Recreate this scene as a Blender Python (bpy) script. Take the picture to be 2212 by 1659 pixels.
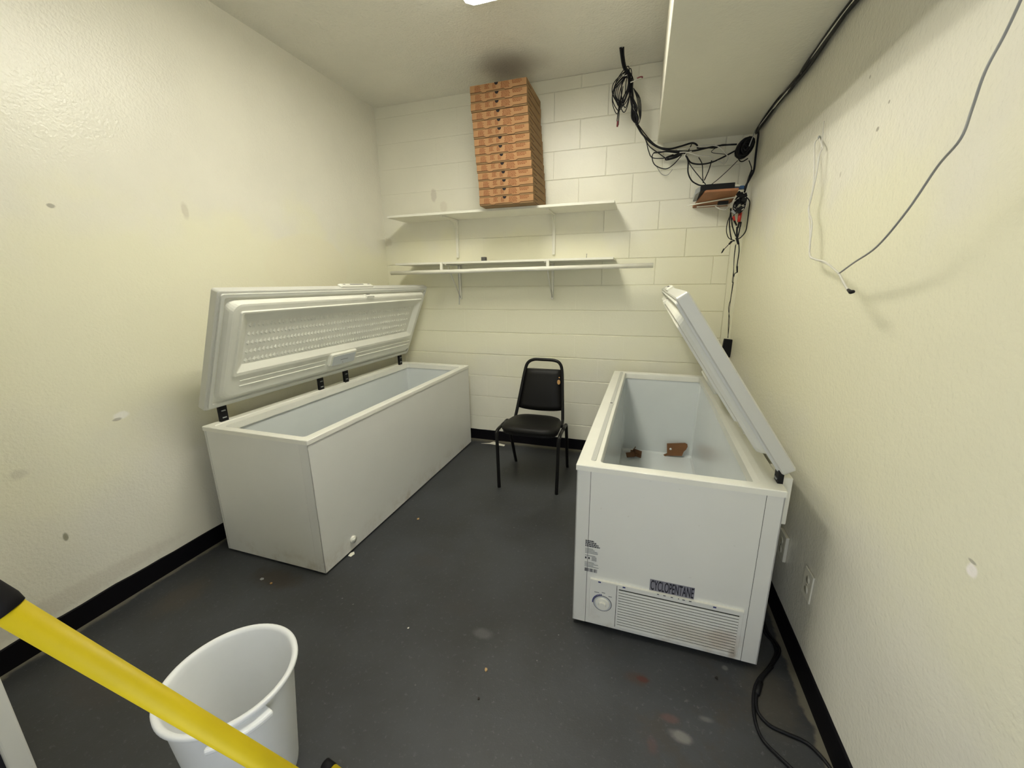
import bpy, bmesh, math, random
from mathutils import Vector, Matrix

for o in list(bpy.data.objects):
    bpy.data.objects.remove(o, do_unlink=True)
S = bpy.context.scene
COL = S.collection
random.seed(7)
PI = math.pi

# ------------------------------------------------------------------ camera
FPX = 861.78
CAM = Vector((2.3114, -3.407, 1.474))
RT = Vector((0.95366, 0.30038, -0.0112)).normalized()
FW = Vector((-0.2939, 0.9241, -0.2444)).normalized()
RT = (RT - FW * RT.dot(FW)).normalized()
UP = RT.cross(FW)
cd = bpy.data.cameras.new('camera')
cam = bpy.data.objects.new('camera', cd)
COL.objects.link(cam)
cd.sensor_fit = 'HORIZONTAL'
cd.sensor_width = 36
cd.lens = FPX / 2212 * 36
cd.clip_start = 0.02
mw = Matrix((RT, UP, -FW)).transposed().to_4x4()
mw.translation = CAM
cam.matrix_world = mw
S.camera = cam


def at(px, py, axis, val):
    """the point of the plane axis=val that shows at a pixel of the photograph"""
    d = FW + RT * ((px - 1106) / FPX) - UP * ((py - 829.5) / FPX)
    t = (val - CAM[axis]) / d[axis]
    return CAM + d * t


# ------------------------------------------------------------------ world, light, exposure
w = bpy.data.worlds.new('world')
S.world = w
w.use_nodes = True
w.node_tree.nodes['Background'].inputs[0].default_value = (0.75, 0.85, 1.0, 1)
w.node_tree.nodes['Background'].inputs[1].default_value = 0.25
S.view_settings.view_transform = 'Standard'
S.view_settings.look = 'None'
S.view_settings.gamma = 1
S.view_settings.use_curve_mapping = False
S.view_settings.exposure = 0.0
LAMP = 29.0          # strength of the fluorescent lens
DAY = 13.5           # daylight coming through the doorway behind the camera (W)
ld = bpy.data.lights.new('doorway_daylight', 'AREA')
ld.shape = 'RECTANGLE'
ld.size, ld.size_y = 0.9, 1.9
ld.energy = DAY
ld.color = (0.86, 0.92, 1.0)
lo = bpy.data.objects.new('doorway_daylight', ld)
COL.objects.link(lo)
lo.location = (2.2, -3.96, 1.03)
lo.rotation_euler = (PI / 2, 0, 0)

# ------------------------------------------------------------------ room numbers
W, H = 2.986, 2.963
XS, ZS = 2.3564, 2.4438       # soffit: left face, underside
YF = -3.85                    # front wall


# ------------------------------------------------------------------ materials
def new_mat(name):
    m = bpy.data.materials.new(name)
    m.use_nodes = True
    nt = m.node_tree
    return m, nt, nt.nodes['Principled BSDF']


def N(nt, t, **kw):
    n = nt.nodes.new(t)
    for k, v in kw.items():
        setattr(n, k, v)
    return n


def mixc(nt, fac, a, b, mode='MIX'):
    n = N(nt, 'ShaderNodeMix', data_type='RGBA', blend_type=mode)
    L = nt.links.new
    for s, v in ((n.inputs[0], fac), (n.inputs[6], a), (n.inputs[7], b)):
        if hasattr(v, 'is_output'):
            L(v, s)
        elif isinstance(v, (int, float)):
            s.default_value = v
        else:
            s.default_value = (*v, 1)
    return n.outputs[2]


def math_(nt, op, a, b=None, clamp=False):
    n = N(nt, 'ShaderNodeMath', operation=op, use_clamp=clamp)
    for i, v in enumerate((a, b)):
        if v is None:
            continue
        if hasattr(v, 'is_output'):
            nt.links.new(v, n.inputs[i])
        else:
            n.inputs[i].default_value = v
    return n.outputs[0]


def noise(nt, vec, scale, detail=4, rough=.5):
    n = N(nt, 'ShaderNodeTexNoise')
    n.inputs['Scale'].default_value = scale
    n.inputs['Detail'].default_value = detail
    n.inputs['Roughness'].default_value = rough
    if vec is not None:
        nt.links.new(vec, n.inputs['Vector'])
    return n.outputs[0]


def ramp(nt, val, a, b):
    n = N(nt, 'ShaderNodeMapRange', interpolation_type='SMOOTHSTEP')
    nt.links.new(val, n.inputs[0])
    n.inputs[1].default_value, n.inputs[2].default_value = a, b
    return n.outputs[0]


def spot(nt, pos, c, r, soft=.4, wob=.35, ns=40):
    """mask of a stain or shade patch at world point c with radii r, ragged outline"""
    s = N(nt, 'ShaderNodeVectorMath', operation='SUBTRACT')
    nt.links.new(pos, s.inputs[0])
    s.inputs[1].default_value = c
    d = N(nt, 'ShaderNodeVectorMath', operation='DIVIDE')
    nt.links.new(s.outputs[0], d.inputs[0])
    d.inputs[1].default_value = r
    ln = N(nt, 'ShaderNodeVectorMath', operation='LENGTH')
    nt.links.new(d.outputs[0], ln.inputs[0])
    nz = noise(nt, pos, ns, 3)
    wob = wob * .6
    v = math_(nt, 'ADD', ln.outputs['Value'], math_(nt, 'MULTIPLY', math_(nt, 'SUBTRACT', nz, .5), wob * 3))
    return math_(nt, 'SUBTRACT', 1.0, ramp(nt, v, 1 - soft, 1 + soft * .3))


def simple(name, col, rough=.5, metal=0., bump=0., bscale=200, var=.0, vscale=8, spec=.5):
    m, nt, b = new_mat(name)
    b.inputs['Roughness'].default_value = rough
    b.inputs['Metallic'].default_value = metal
    b.inputs['Specular IOR Level'].default_value = spec
    tc = N(nt, 'ShaderNodeTexCoord').outputs['Object']
    n = noise(nt, tc, vscale, 4)
    c = mixc(nt, ramp(nt, n, .3, .75), tuple(x * (1 - var) for x in col), tuple(min(1, x * (1 + var * .6)) for x in col))
    nt.links.new(c, b.inputs['Base Color'])
    if bump:
        bp = N(nt, 'ShaderNodeBump')
        bp.inputs['Strength'].default_value = bump
        bp.inputs['Distance'].default_value = .002
        nt.links.new(noise(nt, tc, bscale, 3), bp.inputs['Height'])
        nt.links.new(bp.outputs[0], b.inputs['Normal'])
    return m


def paint_wall(name, col, rough=.27, bump=.8, bscale=95, spots=(), spec=.5, dist=.0023, older=False):
    m, nt, b = new_mat(name)
    g = N(nt, 'ShaderNodeNewGeometry').outputs['Position']
    b.inputs['Roughness'].default_value = rough
    b.inputs['Specular IOR Level'].default_value = spec
    n = noise(nt, g, 1.7, 5, .6)
    c = mixc(nt, ramp(nt, n, .35, .7), tuple(x * .95 for x in col), col)
    if older:
        sz = N(nt, 'ShaderNodeSeparateXYZ')
        nt.links.new(g, sz.inputs[0])
        zz = math_(nt, 'ADD', sz.outputs[2], math_(nt, 'MULTIPLY', math_(nt, 'SUBTRACT', noise(nt, g, 2.6, 3), .5), 1.1))
        mk = math_(nt, 'MULTIPLY', ramp(nt, zz, .45, 1.05), math_(nt, 'SUBTRACT', 1, ramp(nt, zz, 1.65, 2.0)))  # yellower old paint in a mid band; its lower fade paints in neutral daylight
        c = mixc(nt, mk, c, (.805, .778, .598))
    for (p, r, sc, k, *rest) in spots:
        f = spot(nt, g, p, r, *rest)
        c = mixc(nt, math_(nt, 'MULTIPLY', f, k), c, sc)
    nt.links.new(c, b.inputs['Base Color'])
    h = math_(nt, 'ADD', noise(nt, g, bscale, 2, .5), math_(nt, 'MULTIPLY', noise(nt, g, bscale * .4, 2), .8))
    bp = N(nt, 'ShaderNodeBump')
    bp.inputs['Strength'].default_value = bump
    bp.inputs['Distance'].default_value = dist
    nt.links.new(h, bp.inputs['Height'])
    nt.links.new(bp.outputs[0], b.inputs['Normal'])
    return m


WALLC = (.80, .773, .665)
GREYM = (.30, .27, .22)
M = {}
M['wall_l'] = paint_wall('wall_paint_left', WALLC, older=True, spots=[
    ((0, -2.30, 1.801), (.1, .014, .010), GREYM, .7), ((0, -1.771, 1.864), (.1, .02, .045), (.62, .58, .47), .7),
    ((0, -2.252, .889), (.1, .035, .02), (.9, .88, .8), .9), ((0, -2.27, .875), (.1, .02, .008), GREYM, .6),
    ((0, -2.547, .43), (.1, .010, .022), (.25, .24, .16), .85), ((0, -2.617, .761), (.1, .04, .022), (.5, .47, .40), .4, .8, .6, 30),
    ((0, -.95, 1.60), (.1, .40, .24), (.80, .76, .58), .8, .12, .12, 9), ((0, -1.6, 1.42), (.1, .35, .12), (.80, .77, .6), .7, .12, .15, 9),
    ((0, -2.6, .16), (.1, .5, .05), (.55, .5, .42), .35)])
M['wall_r'] = paint_wall('wall_paint_right', WALLC, older=True, spots=[
    ((W, -2.47, .90), (.1, .015, .016), (.95, .9, .86), .9), ((W, -2.466, .917), (.1, .012, .004), GREYM, .6),
    ((W, -1.72, 1.93), (.1, .010, .008), GREYM, .8), ((W, -1.76, 1.99), (.1, .006, .006), GREYM, .7),
    ((W, -1.5, 1.85), (.1, .008, .012), (.5, .46, .38), .6), ((W, -1.6, 2.12), (.1, .006, .006), GREYM, .6)])
M['wall_b'] = paint_wall('block_paint', (.80, .775, .655), rough=.38, bump=.35, bscale=90, older=True, spots=[
    ((.53, 0, 2.23), (.03, .1, .06), (.5, .45, .38), .5), ((.62, 0, 2.13), (.04, .1, .05), (.62, .56, .46), .4),
    ((.02, 0, 1.86), (.06, .1, .04), (.5, .45, .33), .4)])
M['wall_f'] = paint_wall('wall_paint_front', WALLC)
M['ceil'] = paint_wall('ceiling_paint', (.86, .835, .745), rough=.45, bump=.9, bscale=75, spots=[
    ((1.33, -.30, H), (.30, .20, .1), (.25, .20, .15), .55, .9, .15, 8)], dist=.004)  # dark patch paints the box stack's shadow onto the ceiling
M['soffit'] = paint_wall('soffit_paint', (.78, .755, .65), rough=.5, bump=.5, bscale=100)


def floor_mat():
    m, nt, b = new_mat('floor_paint')
    g = N(nt, 'ShaderNodeNewGeometry').outputs['Position']
    n1 = noise(nt, g, 2.2, 6, .6)
    c = mixc(nt, ramp(nt, n1, .3, .7), (.034, .035, .036), (.049, .052, .057))
    n2 = noise(nt, g, 60, 4, .7)
    c = mixc(nt, ramp(nt, n2, .56, .8), c, (.10, .10, .105))
    vo = N(nt, 'ShaderNodeTexVoronoi')
    vo.inputs['Scale'].default_value = 16
    nt.links.new(g, vo.inputs['Vector'])
    sp = math_(nt, 'SUBTRACT', 1, ramp(nt, vo.outputs['Distance'], .03, .07))
    sp = math_(nt, 'MULTIPLY', sp, ramp(nt, noise(nt, g, 3.1, 2), .52, .6))
    c = mixc(nt, math_(nt, 'MULTIPLY', sp, .55), c, (.25, .25, .24))
    sx = N(nt, 'ShaderNodeSeparateXYZ')
    nt.links.new(g, sx.inputs[0])
    wob = math_(nt, 'MULTIPLY', math_(nt, 'SUBTRACT', noise(nt, g, 14, 5), .5), .06)
    # bare, unpainted strips along the walls
    xr = math_(nt, 'ADD', sx.outputs[0], wob)
    st = ramp(nt, xr, W - .036, W - .022)
    xl = math_(nt, 'SUBTRACT', 1, ramp(nt, math_(nt, 'ADD', sx.outputs[0], wob), .02, .045))
    yb = ramp(nt, math_(nt, 'ADD', sx.outputs[1], wob), -.09, -.03)
    strip = math_(nt, 'MAXIMUM', math_(nt, 'MAXIMUM', st, xl), yb)
    c = mixc(nt, math_(nt, 'MULTIPLY', strip, .7), c, (.20, .18, .13))
    worn = spot(nt, g, (2.6, -2.25, 0), (.42, .40, .2), .8, .3, 6)
    w1 = ramp(nt, noise(nt, g, 22, 6, .75), .60, .68)
    c = mixc(nt, math_(nt, 'MULTIPLY', math_(nt, 'MULTIPLY', worn, w1), .5), c, (.15, .145, .135))
    w2 = ramp(nt, noise(nt, g, 5, 5, .7), .5, .68)
    c = mixc(nt, math_(nt, 'MULTIPLY', math_(nt, 'MULTIPLY', worn, w2), .6), c, (.048, .040, .032))
    stains = [((2.39, -2.116, 0), (.05, .030, .1), (.055, .032, .025), .6), ((2.41, -2.114, 0), (.026, .014, .1), (.07, .02, .014), .9),
              ((2.531, -2.283, 0), (.04, .022, .1), (.22, .21, .195), .6), ((2.50, -2.235, 0), (.035, .018, .1), (.12, .06, .055), .5),
              ((2.44, -2.34, 0), (.02, .03, .1), (.10, .05, .05), .4), ((2.62, -2.20, 0), (.025, .012, .1), (.18, .18, .17), .4),
              ((.60, -2.10, 0), (.17, .07, .1), (.035, .028, .022), .8), ((.25, -2.33, 0), (.10, .14, .1), (.055, .045, .035), .55),
              ((.42, -2.75, 0), (.2, .08, .1), (.05, .04, .034), .4), ((2.72, -1.97, 0), (.012, .012, .1), (.2, .2, .19), .5),
              ((2.85, -2.05, 0), (.10, .16, .1), (.075, .065, .05), .5), ((1.28, -1.75, 0), (.12, .06, .1), (.045, .043, .042), .5),
              ((1.60, -2.0, 0), (.10, .05, .1), (.04, .038, .037), .45), ((1.75, -2.1, 0), (.05, .03, .1), (.15, .15, .15), .35)]
    for p, r, sc, k in stains:
        c = mixc(nt, math_(nt, 'MULTIPLY', spot(nt, g, p, r, .6, .5, 25), k), c, sc)
    nt.links.new(c, b.inputs['Base Color'])
    b.inputs['Specular IOR Level'].default_value = .36
    rr = N(nt, 'ShaderNodeMapRange')
    nt.links.new(n1, rr.inputs[0])
    rr.inputs[3].default_value, rr.inputs[4].default_value = .36, .62
    nt.links.new(rr.outputs[0], b.inputs['Roughness'])
    bp = N(nt, 'ShaderNodeBump')
    bp.inputs['Strength'].default_value = .35
    bp.inputs['Distance'].default_value = .002
    nt.links.new(math_(nt, 'ADD', noise(nt, g, 30, 4), math_(nt, 'MULTIPLY', noise(nt, g, 180, 2), .5)), bp.inputs['Height'])
    nt.links.new(bp.outputs[0], b.inputs['Normal'])
    return m


M['floor'] = floor_mat()


def enamel(name, col, dirt=.6, rough=.3, spots=()):
    """white appliance enamel with scuffs and grime low down"""
    m, nt, b = new_mat(name)
    g = N(nt, 'ShaderNodeNewGeometry').outputs['Position']
    sx = N(nt, 'ShaderNodeSeparateXYZ')
    nt.links.new(g, sx.inputs[0])
    low = math_(nt, 'SUBTRACT', 1, ramp(nt, sx.outputs[2], .0, .16))
    gr = math_(nt, 'MULTIPLY', low, ramp(nt, noise(nt, g, 9, 6, .7), .45, .75))
    c = mixc(nt, ramp(nt, noise(nt, g, 3, 4), .35, .7), tuple(x * .97 for x in col), col)
    c = mixc(nt, math_(nt, 'MULTIPLY', gr, dirt), c, (.42, .35, .25))
    sc = ramp(nt, noise(nt, g, 55, 2, .5), .74, .8)
    c = mixc(nt, math_(nt, 'MULTIPLY', sc, .25), c, (.4, .36, .3))
    for (p, r, scol, k, *rest) in spots:
        c = mixc(nt, math_(nt, 'MULTIPLY', spot(nt, g, p, r, *rest), k), c, scol)
    nt.links.new(c, b.inputs['Base Color'])
    b.inputs['Roughness'].default_value = rough
    bp = N(nt, 'ShaderNodeBump')
    bp.inputs['Strength'].default_value = .06
    bp.inputs['Distance'].default_value = .002
    nt.links.new(noise(nt, g, 160, 2), bp.inputs['Height'])
    nt.links.new(bp.outputs[0], b.inputs['Normal'])
    return m


M['enamel'] = enamel('white_enamel', (.74, .735, .69))
M['enamel_end'] = enamel('white_enamel_end_panel', (.77, .765, .715), .6, .32, spots=[
    ((2.70, -1.95, .11), (.07, .1, .06), (.48, .34, .25), .45, .8, .6, 25), ((2.60, -1.95, .10), (.20, .1, .05), (.60, .53, .42), .4, .8, .6, 12),
    ((2.745, -1.95, .05), (.02, .1, .05), (.30, .22, .14), .6, .8, .6, 25), ((2.13, -1.95, .05), (.04, .1, .03), (.52, .42, .30), .6, .8, .6, 25)])
M['rim'] = simple('rim_plastic', (.82, .81, .73), .3, var=.03)
M['liner'] = enamel('liner_plastic', (.72, .75, .745), .0, .2, spots=[((2.25, -.25, .13), (.10, .16, .05), (.40, .40, .38), .5, .8)])
M['lid'] = simple('lid_plastic', (.78, .77, .68), .48, var=.03, spec=.4)
M['gasket'] = simple('rim_recess_shade', (.52, .52, .48), .6)  # shade of the freezer rim recess, set as a flat grey
M['gasket_white'] = simple('gasket_white', (.66, .66, .60), .5)
M['black'] = simple('black_plastic', (.005, .005, .006), .5, spec=.25)
M['blackrub'] = simple('black_rubber', (.0035, .003, .0045), .6, spec=.12, bump=.2, bscale=60)
M['cable'] = simple('black_cable', (.0045, .0045, .006), .5, spec=.25)
M['cable2'] = simple('dark_blue_cable', (.007, .007, .013), .5, spec=.3)
M['cablew'] = simple('white_cable', (.62, .60, .54), .5)
M['cableg'] = simple('grey_cable', (.27, .27, .26), .5)
M['red'] = simple('red_plastic', (.45, .03, .02), .4)
M['redwire'] = simple('red_wire', (.20, .03, .04), .5)
M['blue'] = simple('blue_plastic', (.03, .10, .25), .4)
M['grey'] = simple('grey_plastic', (.30, .31, .31), .5)
M['darkgrey'] = simple('dark_grey_plastic', (.09, .085, .075), .5)
M['lid_skin'] = enamel('lid_enamel', (.62, .615, .56), .0, .35)
M['lightgrey'] = simple('light_grey_plastic', (.55, .57, .58), .45)
M['white'] = simple('white_paint', (.80, .78, .68), .35, var=.03)
M['whiteplate'] = simple('painted_plate', (.74, .71, .60), .4)
M['card'] = simple('cardboard', (.37, .198, .085), .85, bump=.15, var=.10, vscale=5)
M['cardshade'] = simple('cardboard_shaded', (.27, .165, .072), .85, bump=.15, var=.12, vscale=5)  # cardboard darkened to paint in the shade on the stack's side
M['cardprint'] = simple('cardboard_print', (.20, .068, .022), .85)
M['carddark'] = simple('cardboard_gap', (.10, .05, .022), .9)
M['brown'] = simple('brown_board', (.22, .10, .04), .85, var=.15)
M['brownd'] = simple('brown_board_dark', (.14, .065, .028), .85, var=.2)
M['notch'] = simple('notch_dark', (.012, .008, .010), .9)
M['seat'] = simple('black_vinyl', (.008, .0075, .0065), .5, spec=.22, bump=.25, bscale=250)
M['tube'] = simple('black_metal', (.006, .0055, .005), .4, spec=.25)
M['foam'] = simple('torn_foam', (.48, .27, .10), .9, bump=.5, bscale=90)
M['bin'] = simple('white_bin_plastic', (.80, .81, .81), .38, var=.03)
M['yellow'] = simple('yellow_plastic', (.56, .425, .006), .5, var=.08, bump=.15, bscale=150, spec=.3)
M['grip'] = simple('black_grip', (.008, .007, .008), .65, spec=.2)
M['wood'] = simple('wood_board', (.33, .145, .065), .6, var=.12, vscale=20)
M['labelgrey'] = simple('label_grey', (.23, .225, .26), .5)
M['ink'] = simple('ink_black', (.010, .010, .018), .6)
M['inkgrey'] = simple('ink_grey', (.26, .27, .27), .6)
M['inkdark'] = simple('ink_dark', (.07, .07, .075), .6)
M['blueink'] = simple('ink_blue', (.03, .035, .16), .5)
M['slit'] = simple('slit_shadow_gap', (.045, .045, .04), .9, spec=.1)
M['paper'] = simple('paper', (.78, .75, .64), .8)
M['crumb'] = simple('tan_crumb', (.45, .30, .14), .9)
M['leafb'] = simple('dark_scrap', (.02, .017, .013), .9)
M['steel'] = simple('dull_steel', (.35, .33, .29), .45, metal=.7)


def glow(name, col, s):
    m, nt, b = new_mat(name)
    b.inputs['Base Color'].default_value = (.9, .9, .85, 1)
    b.inputs['Emission Color'].default_value = (*col, 1)
    b.inputs['Emission Strength'].default_value = s
    return m


M['lens'] = glow('lamp_lens', (1.0, .975, .85), LAMP)
nt = M['lens'].node_tree
gx = N(nt, 'ShaderNodeSeparateXYZ')
nt.links.new(N(nt, 'ShaderNodeNewGeometry').outputs['Position'], gx.inputs[0])
pk = None
for xc in (1.435, 1.640):      # the two tubes show through the lens
    dd = math_(nt, 'ABSOLUTE', math_(nt, 'SUBTRACT', gx.outputs[0], xc))
    g_ = math_(nt, 'SUBTRACT', 1.0, ramp(nt, dd, .012, .045))
    pk = g_ if pk is None else math_(nt, 'ADD', pk, g_)
nt.links.new(math_(nt, 'ADD', math_(nt, 'MULTIPLY', pk, LAMP * 2.1), LAMP * .36), nt.nodes['Principled BSDF'].inputs['Emission Strength'])


# ------------------------------------------------------------------ object helpers
def put(name, me, m, parent=None):
    o = bpy.data.objects.new(name, me)
    COL.objects.link(o)
    for x in (m if isinstance(m, (list, tuple)) else [m]):
        me.materials.append(M[x] if isinstance(x, str) else x)
    if parent:
        o.parent = parent
    return o


def tag(o, label=None, cat=None, group=None, kind=None):
    for k, v in (('label', label), ('category', cat), ('group', group), ('kind', kind)):
        if v:
            o[k] = v
    return o


def thing(name, label, cat, loc=(0, 0, 0), rz=0., group=None):
    o = bpy.data.objects.new(name, None)
    o.empty_display_size = .05
    COL.objects.link(o)
    o.location = loc
    o.rotation_euler = (0, 0, rz)
    return tag(o, label, cat, group)


def chain(o):
    m = Matrix.Identity(4)
    while o:
        m = Matrix.Translation(o.location) @ o.rotation_euler.to_matrix().to_4x4() @ m
        o = o.parent
    return m


class MB:
    def __init__(s):
        s.v, s.f, s.sm, s.mi = [], [], [], []

    def add(s, vs, fs, smooth=False, mi=0):
        n = len(s.v)
        s.v += [Vector(v) for v in vs]
        s.f += [[i + n for i in f] for f in fs]
        s.sm += [smooth] * len(fs)
        s.mi += [mi] * len(fs)
        return s

    def box(s, a, b, mi=0):
        x0, y0, z0 = a
        x1, y1, z1 = b
        return s.add([(x0, y0, z0), (x1, y0, z0), (x1, y1, z0), (x0, y1, z0), (x0, y0, z1), (x1, y0, z1), (x1, y1, z1), (x0, y1, z1)],
                     [(3, 2, 1, 0), (4, 5, 6, 7), (0, 1, 5, 4), (1, 2, 6, 5), (2, 3, 7, 6), (3, 0, 4, 7)], mi=mi)

    def obox(s, c, ax, ay, az, hx, hy, hz, mi=0):
        c, ax, ay, az = Vector(c), Vector(ax), Vector(ay), Vector(az)
        vs = [c + ax * (hx * i) + ay * (hy * j) + az * (hz * k) for k in (-1, 1) for i, j in ((-1, -1), (1, -1), (1, 1), (-1, 1))]
        return s.add(vs, [(3, 2, 1, 0), (4, 5, 6, 7), (0, 1, 5, 4), (1, 2, 6, 5), (2, 3, 7, 6), (3, 0, 4, 7)], mi=mi)

    def tube(s, path, r, seg=8, smooth=True, close=False, caps=True):
        p = [Vector(x) for x in path]
        n = len(p)
        rad = r if isinstance(r, (list, tuple)) else [r] * n
        tang = []
        for i in range(n):
            a = p[(i - 1) % n] if (close or i > 0) else p[i]
            b = p[(i + 1) % n] if (close or i < n - 1) else p[i]
            t = (b - a)
            tang.append(t.normalized() if t.length > 1e-9 else Vector((0, 0, 1)))
        up = Vector((0, 0, 1)) if abs(tang[0].z) < .9 else Vector((1, 0, 0))
        u = (up - tang[0] * up.dot(tang[0])).normalized()
        vs = []
        for i in range(n):
            u = (u - tang[i] * u.dot(tang[i]))
            u = u.normalized() if u.length > 1e-6 else tang[i].orthogonal().normalized()
            b = tang[i].cross(u)
            for k in range(seg):
                a = 2 * PI * k / seg
                vs.append(p[i] + (u * math.cos(a) + b * math.sin(a)) * rad[i])
        fs = []
        m = n if close else n - 1
        for i in range(m):
            for k in range(seg):
                j = (i + 1) % n
                fs.append((i * seg + k, i * seg + (k + 1) % seg, j * seg + (k + 1) % seg, j * seg + k))
        if caps and not close:
            fs.append(tuple(range(seg))[::-1])
            fs.append(tuple(range((n - 1) * seg, n * seg)))
        return s.add(vs, fs, smooth)

    def lathe(s, prof, c=(0, 0, 0), seg=48, smooth=True):
        c = Vector(c)
        vs, fs = [], []
        n = len(prof)
        for k in range(seg):
            a = 2 * PI * k / seg
            for r, z in prof:
                vs.append(c + Vector((r * math.cos(a), r * math.sin(a), z)))
        for k in range(seg):
            for i in range(n - 1):
                a, b = k * n + i, ((k + 1) % seg) * n + i
                fs.append((a, b, b + 1, a + 1))
        return s.add(vs, fs, smooth)

    def prism(s, poly, ex, mi=0):
        """poly: 3-D outline, ex: extrusion vector"""
        n = len(poly)
        ex = Vector(ex)
        vs = [Vector(p) for p in poly] + [Vector(p) + ex for p in poly]
        fs = [tuple(range(n))[::-1], tuple(range(n, 2 * n))] + [(i, (i + 1) % n, n + (i + 1) % n, n + i) for i in range(n)]
        return s.add(vs, fs, mi=mi)

    def rings(s, rs, cap0=False, cap1=False, smooth=False):
        n = len(rs[0])
        vs = [Vector(p) for r in rs for p in r]
        fs = []
        for i in range(len(rs) - 1):
            for k in range(n):
                fs.append((i * n + k, i * n + (k + 1) % n, (i + 1) * n + (k + 1) % n, (i + 1) * n + k))
        if cap0:
            fs.append(tuple(range(n))[::-1])
        if cap1:
            fs.append(tuple(range((len(rs) - 1) * n, len(rs) * n)))
        return s.add(vs, fs, smooth)

    def build(s, name, m, parent=None, local=False, bevel=0., bseg=2, smooth_angle=None, fix=True):
        bm = bmesh.new()
        vv = [bm.verts.new(v) for v in s.v]
        for f, sm, mi in zip(s.f, s.sm, s.mi):
            try:
                fc = bm.faces.new([vv[i] for i in f])
                fc.smooth = sm
                fc.material_index = mi
            except ValueError:
                pass
        if parent is not None and not local:
            bm.transform(chain(parent).inverted())
        if fix:
            bmesh.ops.recalc_face_normals(bm, faces=bm.faces)
        if bevel:
            es = [e for e in bm.edges if e.is_manifold and e.calc_face_angle(0) > math.radians(35)]
            bmesh.ops.bevel(bm, geom=es, offset=bevel, segments=bseg, profile=.5, affect='EDGES', clamp_overlap=True)
        me = bpy.data.meshes.new(name)
        bm.to_mesh(me)
        bm.free()
        return put(name, me, m, parent)


def spline(pts, sub=6, close=False):
    p = [Vector(x) for x in pts]
    n = len(p)
    out = []
    for i in range(n if close else n - 1):
        if close:
            a, b, c, d = p[(i - 1) % n], p[i], p[(i + 1) % n], p[(i + 2) % n]
        else:
            a, b, c, d = p[max(i - 1, 0)], p[i], p[i + 1], p[min(i + 2, n - 1)]
        for k in range(sub):
            t = k / sub
            out.append(.5 * ((2 * b) + (c - a) * t + (2 * a - 5 * b + 4 * c - d) * t * t + (3 * b - a - 3 * c + d) * t ** 3))
    if not close:
        out.append(p[-1])
    return out


def rrect(a0, a1, b0, b1, r, seg=5):
    """2-D rounded rectangle outline"""
    r = max(r, 1e-5)
    out = []
    for cx, cy, s0 in ((a1 - r, b1 - r, 0), (a0 + r, b1 - r, 1), (a0 + r, b0 + r, 2), (a1 - r, b0 + r, 3)):
        for k in range(seg + 1):
            t = (s0 + k / seg) * PI / 2
            out.append((cx + r * math.cos(t), cy + r * math.sin(t)))
    return out


def struct(name, mb, m, parent=None, **kw):
    o = mb.build(name, m, parent, **kw)
    if parent is None:
        o['kind'] = 'structure'
    return o


# ------------------------------------------------------------------ the room
struct('floor', MB().box((-.1, YF - .1, -.08), (W + .1, .12, 0)), 'floor')
struct('ceiling', MB().box((-.1, YF - .1, H), (W + .1, .12, H + .08)), 'ceil')
struct('wall_left', MB().box((-.1, YF, 0), (0, .1, H)), 'wall_l')
struct('wall_right', MB().box((W, YF, 0), (W + .1, .1, H)), 'wall_r')
DX0, DX1, DZ = 1.72, 2.68, 2.08
wf = MB().box((0, YF - .1, 0), (DX0, YF, H)).box((DX1, YF - .1, 0), (W, YF, H)).box((DX0, YF - .1, DZ), (DX1, YF, H))
struct('wall_front', wf, 'wall_f')
jm = MB().box((DX0 - .06, YF, 0), (DX0, YF + .02, DZ + .06)).box((DX1, YF, 0), (DX1 + .06, YF + .02, DZ + .06)).box((DX0 - .06, YF, DZ), (DX1 + .06, YF + .02, DZ + .06))
struct('trim_1', jm, 'white')
# boxed-in duct (soffit) along the right wall
struct('trim_2', MB().box((XS, YF, ZS), (W, .0, H)), 'soffit', bevel=.006)

# back wall: mortar core and the painted blocks in running bond
BL, ZO, X0J = .2032, .0282, 1.7944
wb = struct('wall_back', MB().box((0, .005, 0), (W, .12, H)).box((2.918, 0.0008, 0), (W, .02, H)), 'wall_b')
XE = 2.914
rb = random.Random(3)
for c in range(0, 15):
    z0, z1 = ZO + c * BL, min(ZO + (c + 1) * BL, H)
    if c == 0:
        z0 = 0.0
    xs = [0.0]
    for n in range(-9, 7):
        if (n - c) % 2 == 0:
            x = X0J + n * BL
            if .05 < x < XE - .02:
                xs.append(x)
    xs.append(XE)
    for x0, x1 in zip(xs[:-1], xs[1:]):
        mx = (x0 + x1) / 2
        smooth_part = mx < 1.05 and c >= 8
        vis = (c >= 10 and mx > 1.4) or (c >= 7 and mx > 2.0)
        g = .0001 if smooth_part else (.0028 if c < 7 else .0022)
        gv = .0020 if vis else 0.0
        ch, cv = (.0005, .0001) if smooth_part else (.0024, .0022 if vis else .0002)
        dy = rb.uniform(-.0003, .0003) if not vis else rb.uniform(-.0008, .0008)
        xa, xb, za, zb_ = x0 + gv, x1 - gv, z0 + g, z1 - g
        b = MB().rings([[(xa, .008, za), (xb, .008, za), (xb, .008, zb_), (xa, .008, zb_)],
                        [(xa, .002 + dy, za), (xb, .002 + dy, za), (xb, .002 + dy, zb_), (xa, .002 + dy, zb_)],
                        [(xa + cv, dy, za + ch), (xb - cv, dy, za + ch), (xb - cv, dy, zb_ - ch), (xa + cv, dy, zb_ - ch)]], cap1=True)
        b.build('block', 'wall_b', wb)

# black vinyl baseboards
def ragged(n, h0, amp, seed):
    r = random.Random(seed)
    return [h0 + r.uniform(-amp, amp) for _ in range(n)]


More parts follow.
